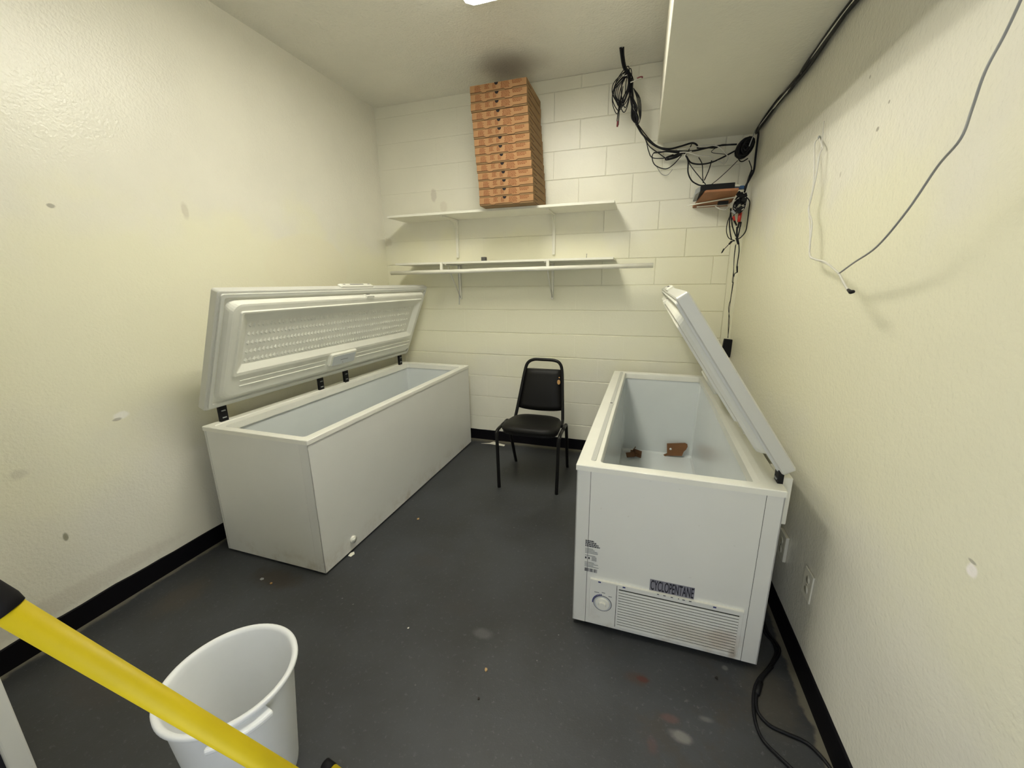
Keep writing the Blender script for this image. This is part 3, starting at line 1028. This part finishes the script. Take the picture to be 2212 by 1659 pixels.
def pizza_box():
    t = thing('pizza_box', 'x', 'box', (0, 0, 0), 0, 'pizza boxes stacked on the upper shelf')
    h = BH - .0012
    hw, hd = BW / 2, BD / 2
    B_ = lambda mb, n, m, par=None, **k: mb.build(n, m, par or t, local=True, **k)
    B_(MB().box((-hw, -hd, 0), (hw, hd, h - .003)), 'tray', 'cardshade', bevel=.0012, bseg=1)
    # lid sheet with its front flap; the flap ends have the stepped tuck line
    B_(MB().box((-hw - .001, -hd - .002, h - .003), (hw + .001, hd, h)), 'lid_sheet', 'card', bevel=.001, bseg=1)
    y = -hd - .0032
    fl = [(-hw, .012), (-hw + .085, .012), (-hw + .095, .004), (-hw + .115, .004), (-hw + .128, .010), (.045, .012), (.055, .005), (hw - .11, .004), (hw - .095, .012), (hw, .013), (hw, h - .001), (-hw, h - .001)]
    f = B_(MB().prism([(x, y, z) for x, z in fl], (0, .003, 0)), 'front_flap', 'card')
    gp_ = MB()
    ed = fl[:10]
    gp_.prism([(x, y + .0012, z) for x, z in ed] + [(x, y + .0012, max(z - .0030, .0002)) for x, z in ed[::-1]], (0, .0016, 0))
    B_(gp_, 'tuck_gap', 'carddark')
    B_(MB().box((-hw, y + .0006, 0), (hw, y + .0030, .0011)), 'base_gap', 'carddark')
    # thumb notch, half round, at the top middle
    n_ = [(-.010 + .014 * math.cos(a), y - .0006, h - .0005 + .016 * math.sin(a)) for a in [PI + i * PI / 8 for i in range(9)]]
    B_(MB().prism(n_, (0, .002, 0)), 'thumb_notch', 'notch', f)
    # printed text, five blocks of lines
    tx = MB()
    r = random.Random(2)
    for xa, xb, nl, z1_ in ((-.172, -.118, 5, .044), (-.098, -.052, 4, .046), (-.040, -.008, 4, .043), (.022, .090, 5, .045), (.104, .176, 3, .046)):
        for i in range(nl):
            z = z1_ - i * .0078
            x = xa + r.uniform(0, .004)
            e_ = xb - r.uniform(0, .016)
            while x < e_:
                w_ = min(r.uniform(.005, .013), e_ - x)
                tx.add([(x, y - .0004, z), (x + w_, y - .0004, z), (x + w_, y - .0004, z + .0050), (x, y - .0004, z + .0050)], [(0, 1, 2, 3)])
                x += w_ + .0022
    B_(tx, 'printed_text', 'cardprint', f, fix=False)['kind'] = 'stuff'
    for ya, yb, za, zb in ((-hd + .05, hd - .05, .006, .0105), (-hd + .03, -hd + .12, .030, .034)):
        B_(MB().box((hw - .0004, ya, za), (hw + .0012, yb, zb)), 'side_slot', 'carddark')
    return t


def dup(root):
    c = root.copy()
    COL.objects.link(c)
    for a in root.children:
        a2 = a.copy()
        COL.objects.link(a2)
        a2.parent = c
        for b in a.children:
            b2 = b.copy()
            COL.objects.link(b2)
            b2.parent = a2
    return c


b0 = pizza_box()
leanx = [0, -.002, -.003, -.008, -.014, -.018, -.025, -.028, -.031, -.037, -.041, -.046, -.046, -.050]
rp = random.Random(21)
for i in range(14):
    o = b0 if i == 0 else dup(b0)
    o.location = (base.x + leanx[i], base.y + rp.uniform(-.003, .003), base.z + i * BH)
    o.rotation_euler = (0, 0, rp.uniform(-.006, .006))
    o['label'] = 'brown cardboard pizza box, ' + names[i] + ' in the stack on the upper shelf'

# ------------------------------------------------------------------ cables at the top of the back wall
C6 = lambda x, y: (1290 + x / 4.608, 60 + y / 4.608)
C7 = lambda x, y: (1440 + x / 3.769, 360 + y / 3.769)


def yp(pts, y, conv=C6):
    """points of the vertical plane y=const (or a y per point) under crop readings"""
    out = []
    for p in pts:
        yy = p[2] if len(p) > 2 else y
        q = at(*conv(p[0], p[1]), 1, yy)
        q.x = min(q.x, W - .009)
        out.append(q)
    return out


rk = random.Random(31)
hang = thing('cable_bundle', 'black cables coiled and tied, hanging from the ceiling near the back wall', 'cable', at(1345, 103, 2, H))
P0 = at(1345, 103, 2, H)
knot = at(*C6(310, 440), 1, -.19)
for k in range(6):
    dx = rk.uniform(-.012, .012)
    dy = rk.uniform(-.012, .012)
    MB().tube(spline([(P0.x + dx * 1.3, P0.y + dy, H), (P0.x + .004 + dx, P0.y + .02 + dy, H - .04), (P0.x + .018 + dx, -.20 + dy, H - .09), (knot.x + dx, -.19 + dy, knot.z)], 5), .0055, 6).build('cable', 'cable', hang)
# loops of the coil, left of the knot
for k in range(11):
    wd = rk.uniform(.03, .085)
    dp_ = rk.uniform(.17, .26)
    sx_ = rk.uniform(-.095, -.02)
    y = -.19 + rk.uniform(-.025, .025)
    kx, kz = knot.x + rk.uniform(-.012, .012), knot.z + rk.uniform(-.02, .03)
    cx = kx + sx_ + .01
    pts = [(kx, y, kz), (cx - wd * .45, y - .01, kz - dp_ * .35), (cx - wd * .55, y, kz - dp_ * .7), (cx, y + .01, kz - dp_), (cx + wd * .45, y, kz - dp_ * .75), (kx + rk.uniform(-.01, .02), y, kz - dp_ * .4)]
    MB().tube(spline(pts, 6, True), .0030, 5, close=True).build('coil_loop', 'cable' if k % 3 else 'cable2', hang)
for k in range(3):
    y = -.19 + k * .008
    e = at(*C6(195 + 8 * k, 930 + 20 * k), 1, y)
    a_ = at(*C6(215 + 6 * k, 780), 1, y)
    MB().tube(spline([knot - Vector((.03, 0, .08)), a_, e], 6), .0025, 5).build('cable_tail', 'cable', hang)
e0, e1 = at(*C6(205, 930), 1, -.18), at(*C6(200, 985), 1, -.18)
MB().tube([e0, e1], .006, 8).build('connector', 'redwire', hang)
# thick hank to the right of the knot going down
for k in range(11):
    y = -.175 + rk.uniform(-.03, .03)
    j = lambda s_: rk.uniform(-s_, s_)
    pts = yp([(310 + j(25), 430 + j(15)), (340 + j(25), 520 + j(20)), (345 + j(24), 680 + j(20)), (375 + j(35), 800), (385 + j(30), 900), (395 + j(12), 970)], y)
    MB().tube(spline(pts, 5), .0042 if k < 5 else .003, 5).build('cable', 'cable' if k % 4 else 'cable2', hang)
for k in range(4):
    y = -.17 + rk.uniform(-.02, .02)
    pts = yp([(360, 600), (395 + 10 * k, 700), (415 + 7 * k, 850), (425, 920), (400, 960), (360 - 6 * k, 900), (345, 760)], y)
    MB().tube(spline(pts, 5), .0028, 5).build('cable', 'cable', hang)
tz = yp([(255, 465), (265, 480), (300, 470)], -.215)
MB().tube(spline(tz, 4), .0032, 6).build('cable_tie', 'cablew', hang)
tz = yp([(330, 545), (365, 530), (400, 505)], -.21)
MB().tube(spline(tz, 4), .0036, 6).build('cable_tie', 'cablew', hang)
tz = yp([(395, 505), (425, 490), (450, 488), (445, 500)], -.21)
MB().tube(spline(tz, 4), .0042, 6).build('wire_tip', 'redwire', hang)

# cables sweeping along the back wall from the hank to the coil in the corner
swe = thing('cable_bundle', 'black cables sagging along the back wall under the boxed-in duct', 'cable', at(1460, 318, 1, -.12))
runs = [([(395, 970), (450, 1060), (540, 1140), (620, 1190), (720, 1205), (830, 1180), (940, 1148), (990, 1165), (1000, 1200)], .006, 'cable'),
        ([(400, 965), (460, 1070), (560, 1165), (680, 1215), (820, 1230), (960, 1225), (1100, 1195), (1240, 1170), (1390, 1160)], .0055, 'cable'),
        ([(405, 960), (470, 1050), (560, 1150), (650, 1200), (740, 1200), (870, 1170)], .0035, 'cable'),
        ([(395, 980), (480, 1110), (510, 1220), (545, 1290), (640, 1300), (760, 1280), (850, 1255)], .0032, 'cable'),
        ([(480, 1110), (520, 1180), (600, 1240), (690, 1300), (760, 1290), (840, 1265)], .0032, 'cable'),
        ([(850, 1255), (700, 1235), (570, 1245), (548, 1300), (580, 1370), (680, 1405), (760, 1360), (840, 1270)], .0034, 'cable2'),
        ([(560, 1245), (620, 1240), (690, 1232), (780, 1240), (880, 1250)], .0045, 'cable'),
        ([(700, 1295), (760, 1270), (840, 1250), (790, 1290), (690, 1315), (690, 1290), (760, 1262)], .0045, 'cable'),
        ([(890, 1280), (930, 1340), (1010, 1358), (1120, 1345), (1240, 1295), (1390, 1215)], .005, 'cable'),
        ([(880, 1270), (905, 1330), (905, 1440), (940, 1520), (1000, 1560), (1040, 1570)], .0046, 'cable'),
        ([(900, 1320), (950, 1400), (1040, 1510), (1080, 1560)], .003, 'cable2'),
        ([(1010, 1290), (1045, 1360), (1050, 1470), (1055, 1545)], .003, 'cable'),
        ([(1140, 1320), (1110, 1420), (1065, 1520)], .0034, 'cable'),
        ([(1400, 1320), (1300, 1420), (1200, 1510), (1130, 1565)], .0022, 'cable'),
        ([(1000, 1200), (1100, 1195), (1180, 1195), (1240, 1165), (1330, 1165)], .004, 'cable'),
        ([(1180, 1195), (1140, 1240), (1280, 1260)], .002, 'cable'),
        ([(940, 1160), (910, 1220), (880, 1265)], .0032, 'cable')]
for pts, r, m in runs:
    yy = -.10 + rk.uniform(-.03, .03)
    MB().tube(spline(yp(pts, yy), 6), r, 6).build('cable', m, swe)
for pts in ([(800, 1215), (960, 1190), (1080, 1170), (1200, 1180), (1260, 1230), (1300, 1290), (1260, 1350), (1200, 1320)], [(820, 1240), (900, 1240), (1000, 1270), (1120, 1280), (1170, 1320)], [(870, 1290), (885, 1250), (940, 1230)],
            [(960, 1190), (1060, 1175), (1170, 1165)]):
    MB().tube(spline(yp(pts, -.13), 6), .0036, 6).build('white_cable', 'cablew', swe)
MB().tube(spline(yp([(590, 1380), (640, 1455), (700, 1465), (750, 1410)], -.06), 6), .002, 5).build('cable', 'cableg', swe)

# dense round coil in the corner
dc = at(*C6(1480, 1190), 1, -.20)
dco = thing('cable_coil', 'dense round coil of black cable tied in the upper right corner', 'cable', dc)
rd_ = random.Random(17)
for k in range(34):
    f = .10 + .90 * ((k % 17) / 16)
    ax_, az_ = .041 * f, .058 * f
    yy = dc.y + rd_.uniform(-.035, .03)
    ox, oz = rd_.uniform(-.006, .006), rd_.uniform(-.006, .006)
    pts = [(dc.x - .006 + ox + ax_ * math.cos(a) + .016 * math.sin(a) * f, yy + .008 * math.sin(a * 2 + k), dc.z + oz + az_ * math.sin(a)) for a in [i * PI / 8 for i in range(16)]]
    MB().tube(pts, .0062, 6, close=True).build('coil_loop', 'cable', dco)
MB().tube([dc + Vector((.008, -.055, -.01)), dc + Vector((.024, -.050, .045)), dc + Vector((.036, -.035, .085))], .003, 6).build('cable_tie', 'grey', dco)
pts = yp([(1400, 1290), (1420, 1325), (1450, 1330), (1500, 1300)], -.12)
MB().tube(spline(pts, 5), .0035, 6).build('cable', 'cable', dco)

# cable run under the duct along the right wall
run = thing('cable_run', 'long black cables clipped along the corner of right wall and duct', 'cable', (W - .02, -1., ZS - .02))
ys = [(-.12, -.02), (-.35, -.018), (-.6, -.022), (-.8, -.03), (-1.0, -.024), (-1.25, -.018), (-1.5, -.022), (-1.9, -.02), (-2.5, -.02), (-3.4, -.02)]
for k in range(5):
    dx, dz = rk.uniform(-.014, .003), rk.uniform(-.012, .012)
    pts = [(W - .0145 + dx * .9, y + .0, ZS + z + dz * (1 if 1 < i < 8 else .5) - (.012 * math.sin(i * 1.7 + k))) for i, (y, z) in enumerate(ys)]
    pts = [Vector((p[0], p[1], min(p[2], ZS - .0075))) for p in pts]
    MB().tube(spline(pts, 6), (.0068, .0062, .0045, .005, .0055)[k], 6).build('cable', 'cable', run)
pts = [(W - .024, y, ZS + z + .004 * math.sin(3 * y)) for y, z in ys]
pts = [Vector((p[0], p[1], min(p[2], ZS - .005))) for p in pts]
MB().tube(spline(pts, 6), .0040, 6).build('white_cable', 'cablew', run)
# drop from the run to the equipment board
pts = [(W - .018, -.16, ZS - .03)] + yp([(1610, 1060), (1620, 1150), (1590, 1290), (1560, 1420), (1520, 1500), (1470, 1590)], -.13)
MB().tube(spline(pts, 6), .0065, 8).build('cable', 'cable2', run)
pts = yp([(1510, 1320), (1535, 1390), (1530, 1430), (1500, 1520), (1460, 1610)], -.12)
MB().tube(spline(pts, 6), .003, 6).build('cable', 'cable', run)
pts = yp([(1540, 1415), (1515, 1480), (1490, 1560), (1465, 1640)], -.14)
MB().tube(spline(pts, 6), [.0058] * 19, 6).build('cable', 'cable', run)

# equipment board, brackets, box
eb = thing('equipment_shelf', 'small brown wooden shelf board high in the right back corner', 'shelf', (2.75, -.13, 2.03))
rise = .052 / .25
zb = lambda y: 1.994 + (-.02 - y) * rise
poly = [(2.638, -.012), (2.630, -.02), (2.640, -.06), (2.676, -.262), (2.684, -.27), (2.875, -.27), (2.875, -.012)]
MB().add([(x, y, zb(y)) for x, y in poly] + [(x, y, zb(y) + .014) for x, y in poly],
         [tuple(range(7))[::-1], tuple(range(7, 14))] + [(i, (i + 1) % 7, 7 + (i + 1) % 7, 7 + i) for i in range(7)]).build('board', 'wood', eb)
for (xa, ya_, xb, yb_) in ((2.585, -.085, 2.872, -.175), (2.655, -.050, 2.872, -.062)):
    zu = zb(min(ya_, yb_)) * .5 + zb(max(ya_, yb_)) * .5
    pa, pb_ = Vector((xa, ya_, zb(ya_) - .0065)), Vector((xb, yb_, zb(yb_) - .0065))
    ax = (pb_ - pa).normalized()
    MB().obox((pa + pb_) / 2, ax, Vector((-ax.y, ax.x, 0)).normalized(), (0, 0, 1), (pb_ - pa).length / 2, .006, .003).build('bracket_bar', 'white', eb)
MB().box((2.860, -.13, 1.965), (2.872, -.001, 1.996)).build('bracket_bar', 'white', eb)
rt = thing('router_box', 'black electronic box lying on the small brown corner shelf', 'device', (2.75, -.17, 2.06))
zt = lambda y: zb(y) + .0145
bx_ = MB()
xs0, xs1 = 2.648, 2.853
ya, yb = -.258, -.09
bx_.add([(xs0, ya, zt(ya)), (xs1, ya, zt(ya)), (xs1, yb, zt(yb)), (xs0, yb, zt(yb)), (xs0, ya, zt(ya) + .040), (xs1, ya, zt(ya) + .040), (xs1, yb, zt(yb) + .040), (xs0, yb, zt(yb) + .040)],
        [(3, 2, 1, 0), (4, 5, 6, 7), (0, 1, 5, 4), (1, 2, 6, 5), (2, 3, 7, 6), (3, 0, 4, 7)])
bx_.build('case', 'black', rt, bevel=.003)
bx_ = MB()
bx_.add([(xs0 - .026, ya + .05, zt(ya) - .012), (xs0 - .001, ya + .012, zt(ya) + .002), (xs0 - .001, yb, zt(yb)), (xs0 - .026, yb, zt(yb)),
         (xs0 - .026, ya + .05, zt(ya) + .022), (xs0 - .001, ya + .012, zt(ya) + .036), (xs0 - .001, yb, zt(yb) + .036), (xs0 - .026, yb, zt(yb) + .026)],
        [(3, 2, 1, 0), (4, 5, 6, 7), (0, 1, 5, 4), (1, 2, 6, 5), (2, 3, 7, 6), (3, 0, 4, 7)])
bx_.build('end_cover', 'grey', rt, bevel=.002)
# plugs on the right of the box
pg = MB()
a_ = at(*C7(590, 172), 1, -.17)
MB().box((2.8545, -.185, a_.z - .010), (a_.x + .028, -.155, a_.z + .010)).build('plug', 'blue', rt, bevel=.002)
MB().box((2.8545, -.215, a_.z + .002), (a_.x - .002, -.192, a_.z + .014)).build('plug', 'whiteplate', rt, bevel=.002)

# tangle of splitters and plugs under the shelf
tg = thing('cable_tangle', 'tangle of black plugs and wires with red connectors beside the corner shelf', 'cable', at(*C7(590, 290), 1, -.16))
blob = at(*C7(590, 315), 1, -.16)
for k in range(14):
    c_ = Vector((blob.x + rk.uniform(-.035, .03), -.16 + rk.uniform(-.03, .03), blob.z + rk.uniform(-.05, .09)))
    a = rk.uniform(0, PI)
    MB().obox(c_, (math.cos(a), 0, math.sin(a)), (0, 1, 0), (-math.sin(a), 0, math.cos(a)), rk.uniform(.013, .024), .011, rk.uniform(.009, .015)).build('plug', 'black' if k % 8 else 'grey', tg, bevel=.003)
for k in range(8):
    a0 = rk.uniform(0, 6)
    pts = [(blob.x + .035 * math.cos(a) * rk.uniform(.7, 1.1), -.165 + rk.uniform(-.03, .03), blob.z + .045 * math.sin(a) * rk.uniform(.7, 1.2)) for a in [a0 + i * PI / 4 for i in range(7)]]
    MB().tube(spline(pts, 5), .003, 5).build('cable', 'cable' if k % 7 else 'cablew', tg)
a_ = at(*C7(455, 295), 1, -.15)
MB().box((a_.x - .03, -.17, a_.z - .012), (a_.x + .034, -.14, a_.z + .010)).build('plug', 'black', tg, bevel=.003)
for pts in ([(400, 325), (430, 345), (480, 350), (500, 330)], [(395, 320), (450, 350), (470, 340)]):
    MB().tube(spline(yp(pts, -.15, C7), 5), .0026, 5).build('cable', 'cablew', tg)
for p0, p1, r in (((600, 375), (588, 450), .0125), ((544, 405), (552, 440), .008)):
    a_, b_ = at(*C7(*p0), 1, -.14), at(*C7(*p1), 1, -.14)
    MB().tube([a_, b_], [r, r * .85], 10).build('red_connector', 'red', tg)
for p0, p1, r in (((592, 448), (580, 500), .007), ((606, 450), (600, 490), .005), ((552, 440), (570, 480), .006), ((570, 575), (585, 632), .009), ((530, 608), (508, 632), .007), ((468, 668), (450, 700), .005), ((574, 810), (575, 862), .006), ((556, 602), (530, 608), .004)):
    a_, b_ = at(*C7(*p0), 1, -.13), at(*C7(*p1), 1, -.13)
    MB().tube([a_, b_], [r, r * .8], 8).build('plug', 'black', tg)
for pts, r in (([(575, 490), (572, 540), (575, 580)], .006), ([(600, 480), (590, 530), (578, 580)], .004), ([(640, 240), (675, 280), (680, 340), (672, 420), (645, 520), (610, 570), (585, 588)], .0036),
               ([(545, 340), (500, 440), (487, 520), (505, 580), (550, 600)], .0028), ([(525, 340), (512, 450), (518, 540), (530, 598)], .004), ([(520, 340), (535, 480), (565, 570)], .0036),
               ([(575, 350), (530, 440), (545, 520), (570, 575)], .003), ([(515, 625), (490, 650), (462, 680), (446, 705)], .0024), ([(588, 630), (590, 690), (580, 760), (573, 810)], .0034),
               ([(575, 862), (556, 870), (546, 900)], .0026)):
    MB().tube(spline(yp(pts, -.13, C7), 5), r, 6).build('cable', 'cable', tg)

# power adapter with its long thin lead
ad = thing('power_adapter', 'black power adapter hanging on a thin lead in the right back corner', 'adapter', (2.95, -.06, 1.04))
for pts in ([(565, 630), (553, 720), (546, 820), (545, 900), (537, 960), (520, 1080), (503, 1150), (512, 1250), (498, 1395)], [(560, 640), (550, 730), (544, 850), (534, 940), (543, 945), (525, 1060), (512, 1150), (503, 1260), (500, 1395)]):
    MB().tube(spline(yp(pts, -.075, C7), 6), .0021, 5).build('lead', 'cable', ad)
a_ = [at(*C7(*p), 1, -.075) for p in ((470, 1402), (547, 1410), (520, 1540), (445, 1500))]
zc = [Vector((a_[0].x, -.05, a_[0].z)), Vector((a_[1].x, -.05, a_[1].z)), Vector((a_[1].x - .012, -.05, a_[1].z - .135)), Vector((a_[0].x - .012, -.05, a_[0].z - .135))]
MB().prism(zc, (0, -.032, 0)).build('case', 'black', ad, bevel=.004)

# ------------------------------------------------------------------ grey and white wires on the right wall
wr = lambda px, py, off: at(px, py, 0, W - off)
gw = thing('wall_wire', 'loose grey wire hanging in front of the upper right wall', 'cable', wr(2000, 400, .1))
pts = [wr(2215, -30, .10), wr(2205, 0, .10), wr(2170, 75, .10), wr(2128, 155, .11), wr(2100, 235, .11), wr(2075, 300, .12), wr(2025, 360, .11), wr(1960, 455, .11), wr(1895, 532, .10), wr(1845, 567, .09), wr(1812, 591, .08)]
MB().tube(spline(pts, 6), .0025, 7).build('strand', 'cableg', gw)
ww = thing('wall_wire', 'white twisted wire loop hanging down the right wall to a black tip', 'cable', wr(1760, 450, .03))
l1 = [wr(1769, 298, .012), wr(1760, 310, .02), wr(1759, 345, .03), wr(1757, 400, .035), wr(1748, 445, .04), wr(1750, 500, .045), wr(1749, 550, .05), wr(1760, 560, .055), wr(1782, 566, .06), wr(1800, 580, .07), wr(1812, 591, .08), wr(1822, 610, .085), wr(1832, 627, .09)]
l2 = [wr(1769, 298, .012), wr(1777, 318, .02), wr(1770, 335, .03), wr(1764, 375, .035), wr(1752, 430, .04), wr(1746, 455, .042), wr(1754, 480, .045), wr(1750, 530, .05), wr(1750, 553, .05), wr(1770, 563, .055), wr(1790, 572, .065), wr(1812, 591, .08)]
MB().tube(spline(l1, 5), .0032, 6).build('strand', 'cablew', ww)
MB().tube(spline(l2, 5), .0028, 6).build('strand', 'cablew', ww)
MB().tube(spline([wr(1780, 262, .006), wr(1777, 290, .012), wr(1774, 320, .02)], 5), .002, 5).build('strand', 'cablew', ww)
MB().tube([wr(1832, 626, .09), wr(1838, 631, .09), wr(1843, 630, .09)], [.004, .006, .005], 8).build('tip', 'black', ww)
MB().tube([wr(1769, 295, .0), wr(1769, 298, .015)], .004, 8).build('staple', 'grey', ww)

# outlet plates on the right wall, behind the freezer
def outlet(y, z, label, h=.115, wd=.075, d=.007):
    t = thing('outlet_plate', label, 'outlet', (W, y, z))
    MB().box((W - d, y - wd / 2, z - h / 2), (W - .0005, y + wd / 2, z + h / 2)).build('plate', 'whiteplate', t, bevel=.003)
    for dz in (-.022, .022):
        MB().tube([(W - d - .0002, y, z + dz), (W - d + .001, y, z + dz)], .016, 14).build('socket', 'whiteplate', t)
    MB().tube([(W - d - .0018, y, z), (W - d + .001, y, z)], .0035, 8).build('screw', 'steel', t)
outlet(-1.588, .342, 'painted outlet plate on the right wall nearer the freezer back', .12, .085, .014)
outlet(-1.858, .358, 'painted outlet plate low on the right wall nearer the camera')

# ------------------------------------------------------------------ cord on the floor
zc_ = .0058
fl_ = lambda px, py: at(px, py, 2, zc_)
fcord = thing('floor_cord', 'black power cord curling on the floor beside the right wall', 'cord', fl_(1640, 1520))
c1 = [Vector((2.90, -1.62, .05)), fl_(1650, 1362), fl_(1668, 1385), fl_(1676, 1410), fl_(1662, 1440), fl_(1638, 1468), fl_(1628, 1500), fl_(1630, 1550), fl_(1646, 1595), fl_(1680, 1632), fl_(1715, 1665), fl_(1760, 1710)]
c2 = [Vector((2.915, -1.60, .05)), fl_(1656, 1360), fl_(1676, 1388), fl_(1684, 1408), fl_(1668, 1436), fl_(1643, 1466), fl_(1634, 1500), fl_(1636, 1535), fl_(1660, 1565), fl_(1700, 1585), fl_(1740, 1603), fl_(1770, 1630), fl_(1795, 1662), fl_(1815, 1700)]
MB().tube(spline(c1, 7), .0055, 8).build('cord', 'cable', fcord)
MB().tube(spline(c2, 7), .0055, 8).build('cord', 'cable', fcord)
MB().tube(spline([fl_(1668, 1440), fl_(1648, 1462), fl_(1642, 1480), fl_(1637, 1500)], 6), .0062, 8).build('cord', 'cable', fcord)
MB().tube([fl_(1643, 1474), fl_(1635, 1500)], .009, 8).build('plug', 'black', fcord)

# ------------------------------------------------------------------ debris on the floor
def scrap(name, px, py, r, m, label, cat, n=6, h=.0015, seed=1, el=1.):
    rr2 = random.Random(seed)
    c = at(px, py, 2, 0)
    poly = []
    for i in range(n):
        a = 2 * PI * i / n
        k = r * rr2.uniform(.6, 1.1)
        poly.append((c.x + k * math.cos(a) * el, c.y + k * math.sin(a), .0006))
    o = MB().prism(poly, (0, 0, h)).build(name, m)
    return tag(o, label, cat)
pc = [at(*p, 2, .0008) for p in ((1039, 958), (1058, 959), (1070, 961), (1089, 964), (1091, 961), (1083, 959), (1072, 956), (1066, 954), (1058, 957))]
tag(MB().prism(pc, (0, 0, .0012)).build('paper_scrap', 'paper'), 'torn white paper scrap on the floor behind the chair', 'paper')
pc = [at(*p, 2, .0008) for p in ((752, 1201), (757, 1195), (765, 1192), (766, 1197), (758, 1203))]
tag(MB().prism(pc, (0, 0, .002)).build('paper_scrap', 'paper'), 'small white paper scrap beside the left freezer drain plug', 'paper')
scrap('paper_scrap', 566, 1251, .014, 'inkgrey', 'thin grey scrap on the floor near the left freezer corner', 'paper', 5, .001, 4, 1.2)
scrap('food_crumb', 586, 1261, .006, 'foam', 'tiny orange crumb on the dark stain near the left freezer', 'crumb', 6, .004, 5)
scrap('food_crumb', 903, 1122, .012, 'crumb', 'brown crumb on the floor in front of the left freezer', 'crumb', 5, .005, 6, .7)
scrap('food_crumb', 1050, 1448, .010, 'crumb', 'tan crumb in the middle of the grey floor', 'crumb', 5, .005, 7, .8)
scrap('paint_fleck', 882, 1357, .005, 'paper', 'tiny white fleck on the floor right of the white bin', 'fleck', 5, .001, 8)
scrap('dark_pebble', 1548, 1466, .008, 'leafb', 'small black pebble on the floor in front of the right freezer', 'pebble', 6, .005, 9, .8)
scrap('dark_pebble', 1034, 1510, .005, 'leafb', 'small black pebble on the floor right of the yellow handle', 'pebble', 6, .004, 10)

# ------------------------------------------------------------------ white bin
bc_ = Vector((1.254, -2.788, 0))
BHt = .40
bn = thing('waste_bin', 'round white plastic bin on the floor behind the yellow handle', 'bin', bc_)
prof = [(0, 0), (.118, 0), (.126, .006), (.128, .02), (.158, .365), (.1605, .382), (.170, .384), (.1735, .389), (.1735, .397), (.169, .4005), (.160, .398), (.1555, .390), (.1535, .37), (.124, .022), (.116, .012), (0, .010)]
MB().lathe(prof, bc_, 72).build('tub', 'bin', bn)
hd0 = math.atan2(-.16, .13)
hl = MB()
n = 14
vs, fs = [], []
a0, a1 = math.radians(-56), math.radians(-9)
for i in range(n + 1):
    a = a0 + (a1 - a0) * i / n
    for r, z in ((.152, .350), (.186, .352), (.190, .357), (.190, .366), (.187, .371), (.158, .375)):
        vs.append(bc_ + Vector((r * math.cos(a), r * math.sin(a), z)))
for i in range(n):
    for k in range(5):
        fs.append((i * 6 + k, i * 6 + k + 1, i * 6 + 7 + k, i * 6 + 6 + k))
fs += [tuple(range(6)), tuple(range(n * 6, n * 6 + 6))[::-1]]
MB().add(vs, fs, False).build('handle', 'bin', bn, bevel=.003)
vs, fs = [], []
for i in range(n + 1):
    a = a0 + (a1 - a0) * (.04 + .92 * i / n)
    for r, z in ((.1585, .349), (.1575, .334)):
        vs.append(bc_ + Vector((r * math.cos(a), r * math.sin(a), z)))
for i in range(n):
    fs.append((i * 2, i * 2 + 1, i * 2 + 3, i * 2 + 2))
MB().add(vs, fs, False).build('hand_slot_shade', 'black', bn)  # black strip stands in for the shaded slot under the handle

# ------------------------------------------------------------------ upright refrigerator at the left of the camera
rf2 = thing('upright_refrigerator', 'white upright refrigerator cut off by the bottom left corner', 'refrigerator', (.38, -3.30, 0))
RX0, RX1, RY0, RY1, RH = .05, .70, -3.62, -3.006, 1.50
MB().box((RX0, RY0, .03), (RX1, RY1 - .058, RH)).build('body', 'enamel', rf2, bevel=.006)
MB().box((RX0 + .012, RY1 - .058, .06), (RX1 - .009, RY1 - .046, RH - .01)).build('gasket', 'ink', rf2)
dr = MB().box((RX0, RY1 - .046, .05), (RX1, RY1, RH)).build('door', 'enamel_end', rf2, bevel=.007, bseg=3)
MB().tube(spline([(RX0 + .06, RY1 - .002, .75), (RX0 + .06, RY1 + .035, .78), (RX0 + .06, RY1 + .035, 1.1), (RX0 + .06, RY1 - .002, 1.13)], 5), .010, 8).build('handle', 'grey', dr)
for x in (RX0 + .05, RX1 - .05):
    for y in (RY0 + .05, RY1 - .10):
        MB().lathe([(0, 0), (.02, 0), (.018, .032), (0, .032)], (x, y, 0), 10).build('foot', 'black', rf2)

# ------------------------------------------------------------------ yellow long handle leaning in front of the camera
def cray(px, py, depth):
    return CAM + (FW + RT * ((px - 1106) / FPX) - UP * ((py - 829.5) / FPX)) * depth
hA, hB = cray(11, 1314, .42), cray(592, 1659, .575)
dh = (hB - hA).normalized()
foot = hA + dh * ((.035 - hA.z) / dh.z)
yh = thing('broom_handle', 'yellow tool handle with black grip crossing the bottom left foreground', 'handle', (foot.x, foot.y, 0))
gripA = hA - dh * .20
MB().tube([hA + dh * .004, hB, foot], .0130, 20).build('pole', 'yellow', yh)
MB().tube([gripA, gripA + dh * .01, hA - dh * .006, hA + dh * .004], [.010, .0150, .0158, .0140], 20).build('grip', 'grip', yh)
side_ = Vector((dh.y, -dh.x, 0)).normalized()
MB().obox((foot.x, foot.y, .022), side_, Vector((-side_.y, side_.x, 0)), (0, 0, 1), .16, .03, .022).build('scrub_head', 'yellow', yh, bevel=.006)
tA = at(702, 1652, 2, .018)
tdir = Vector((.985, -.17, 0)).normalized()
ly = thing('yellow_pole', 'end of a yellow pole with black cap lying at the bottom edge', 'pole', (tA.x, tA.y, 0))
MB().tube([tA + tdir * .03, tA + tdir * .5], .0168, 16).build('pole', 'yellow', ly)
MB().tube([tA - tdir * .004, tA, tA + tdir * .035], [.012, .0178, .0178], 16).build('end_cap', 'grip', ly)
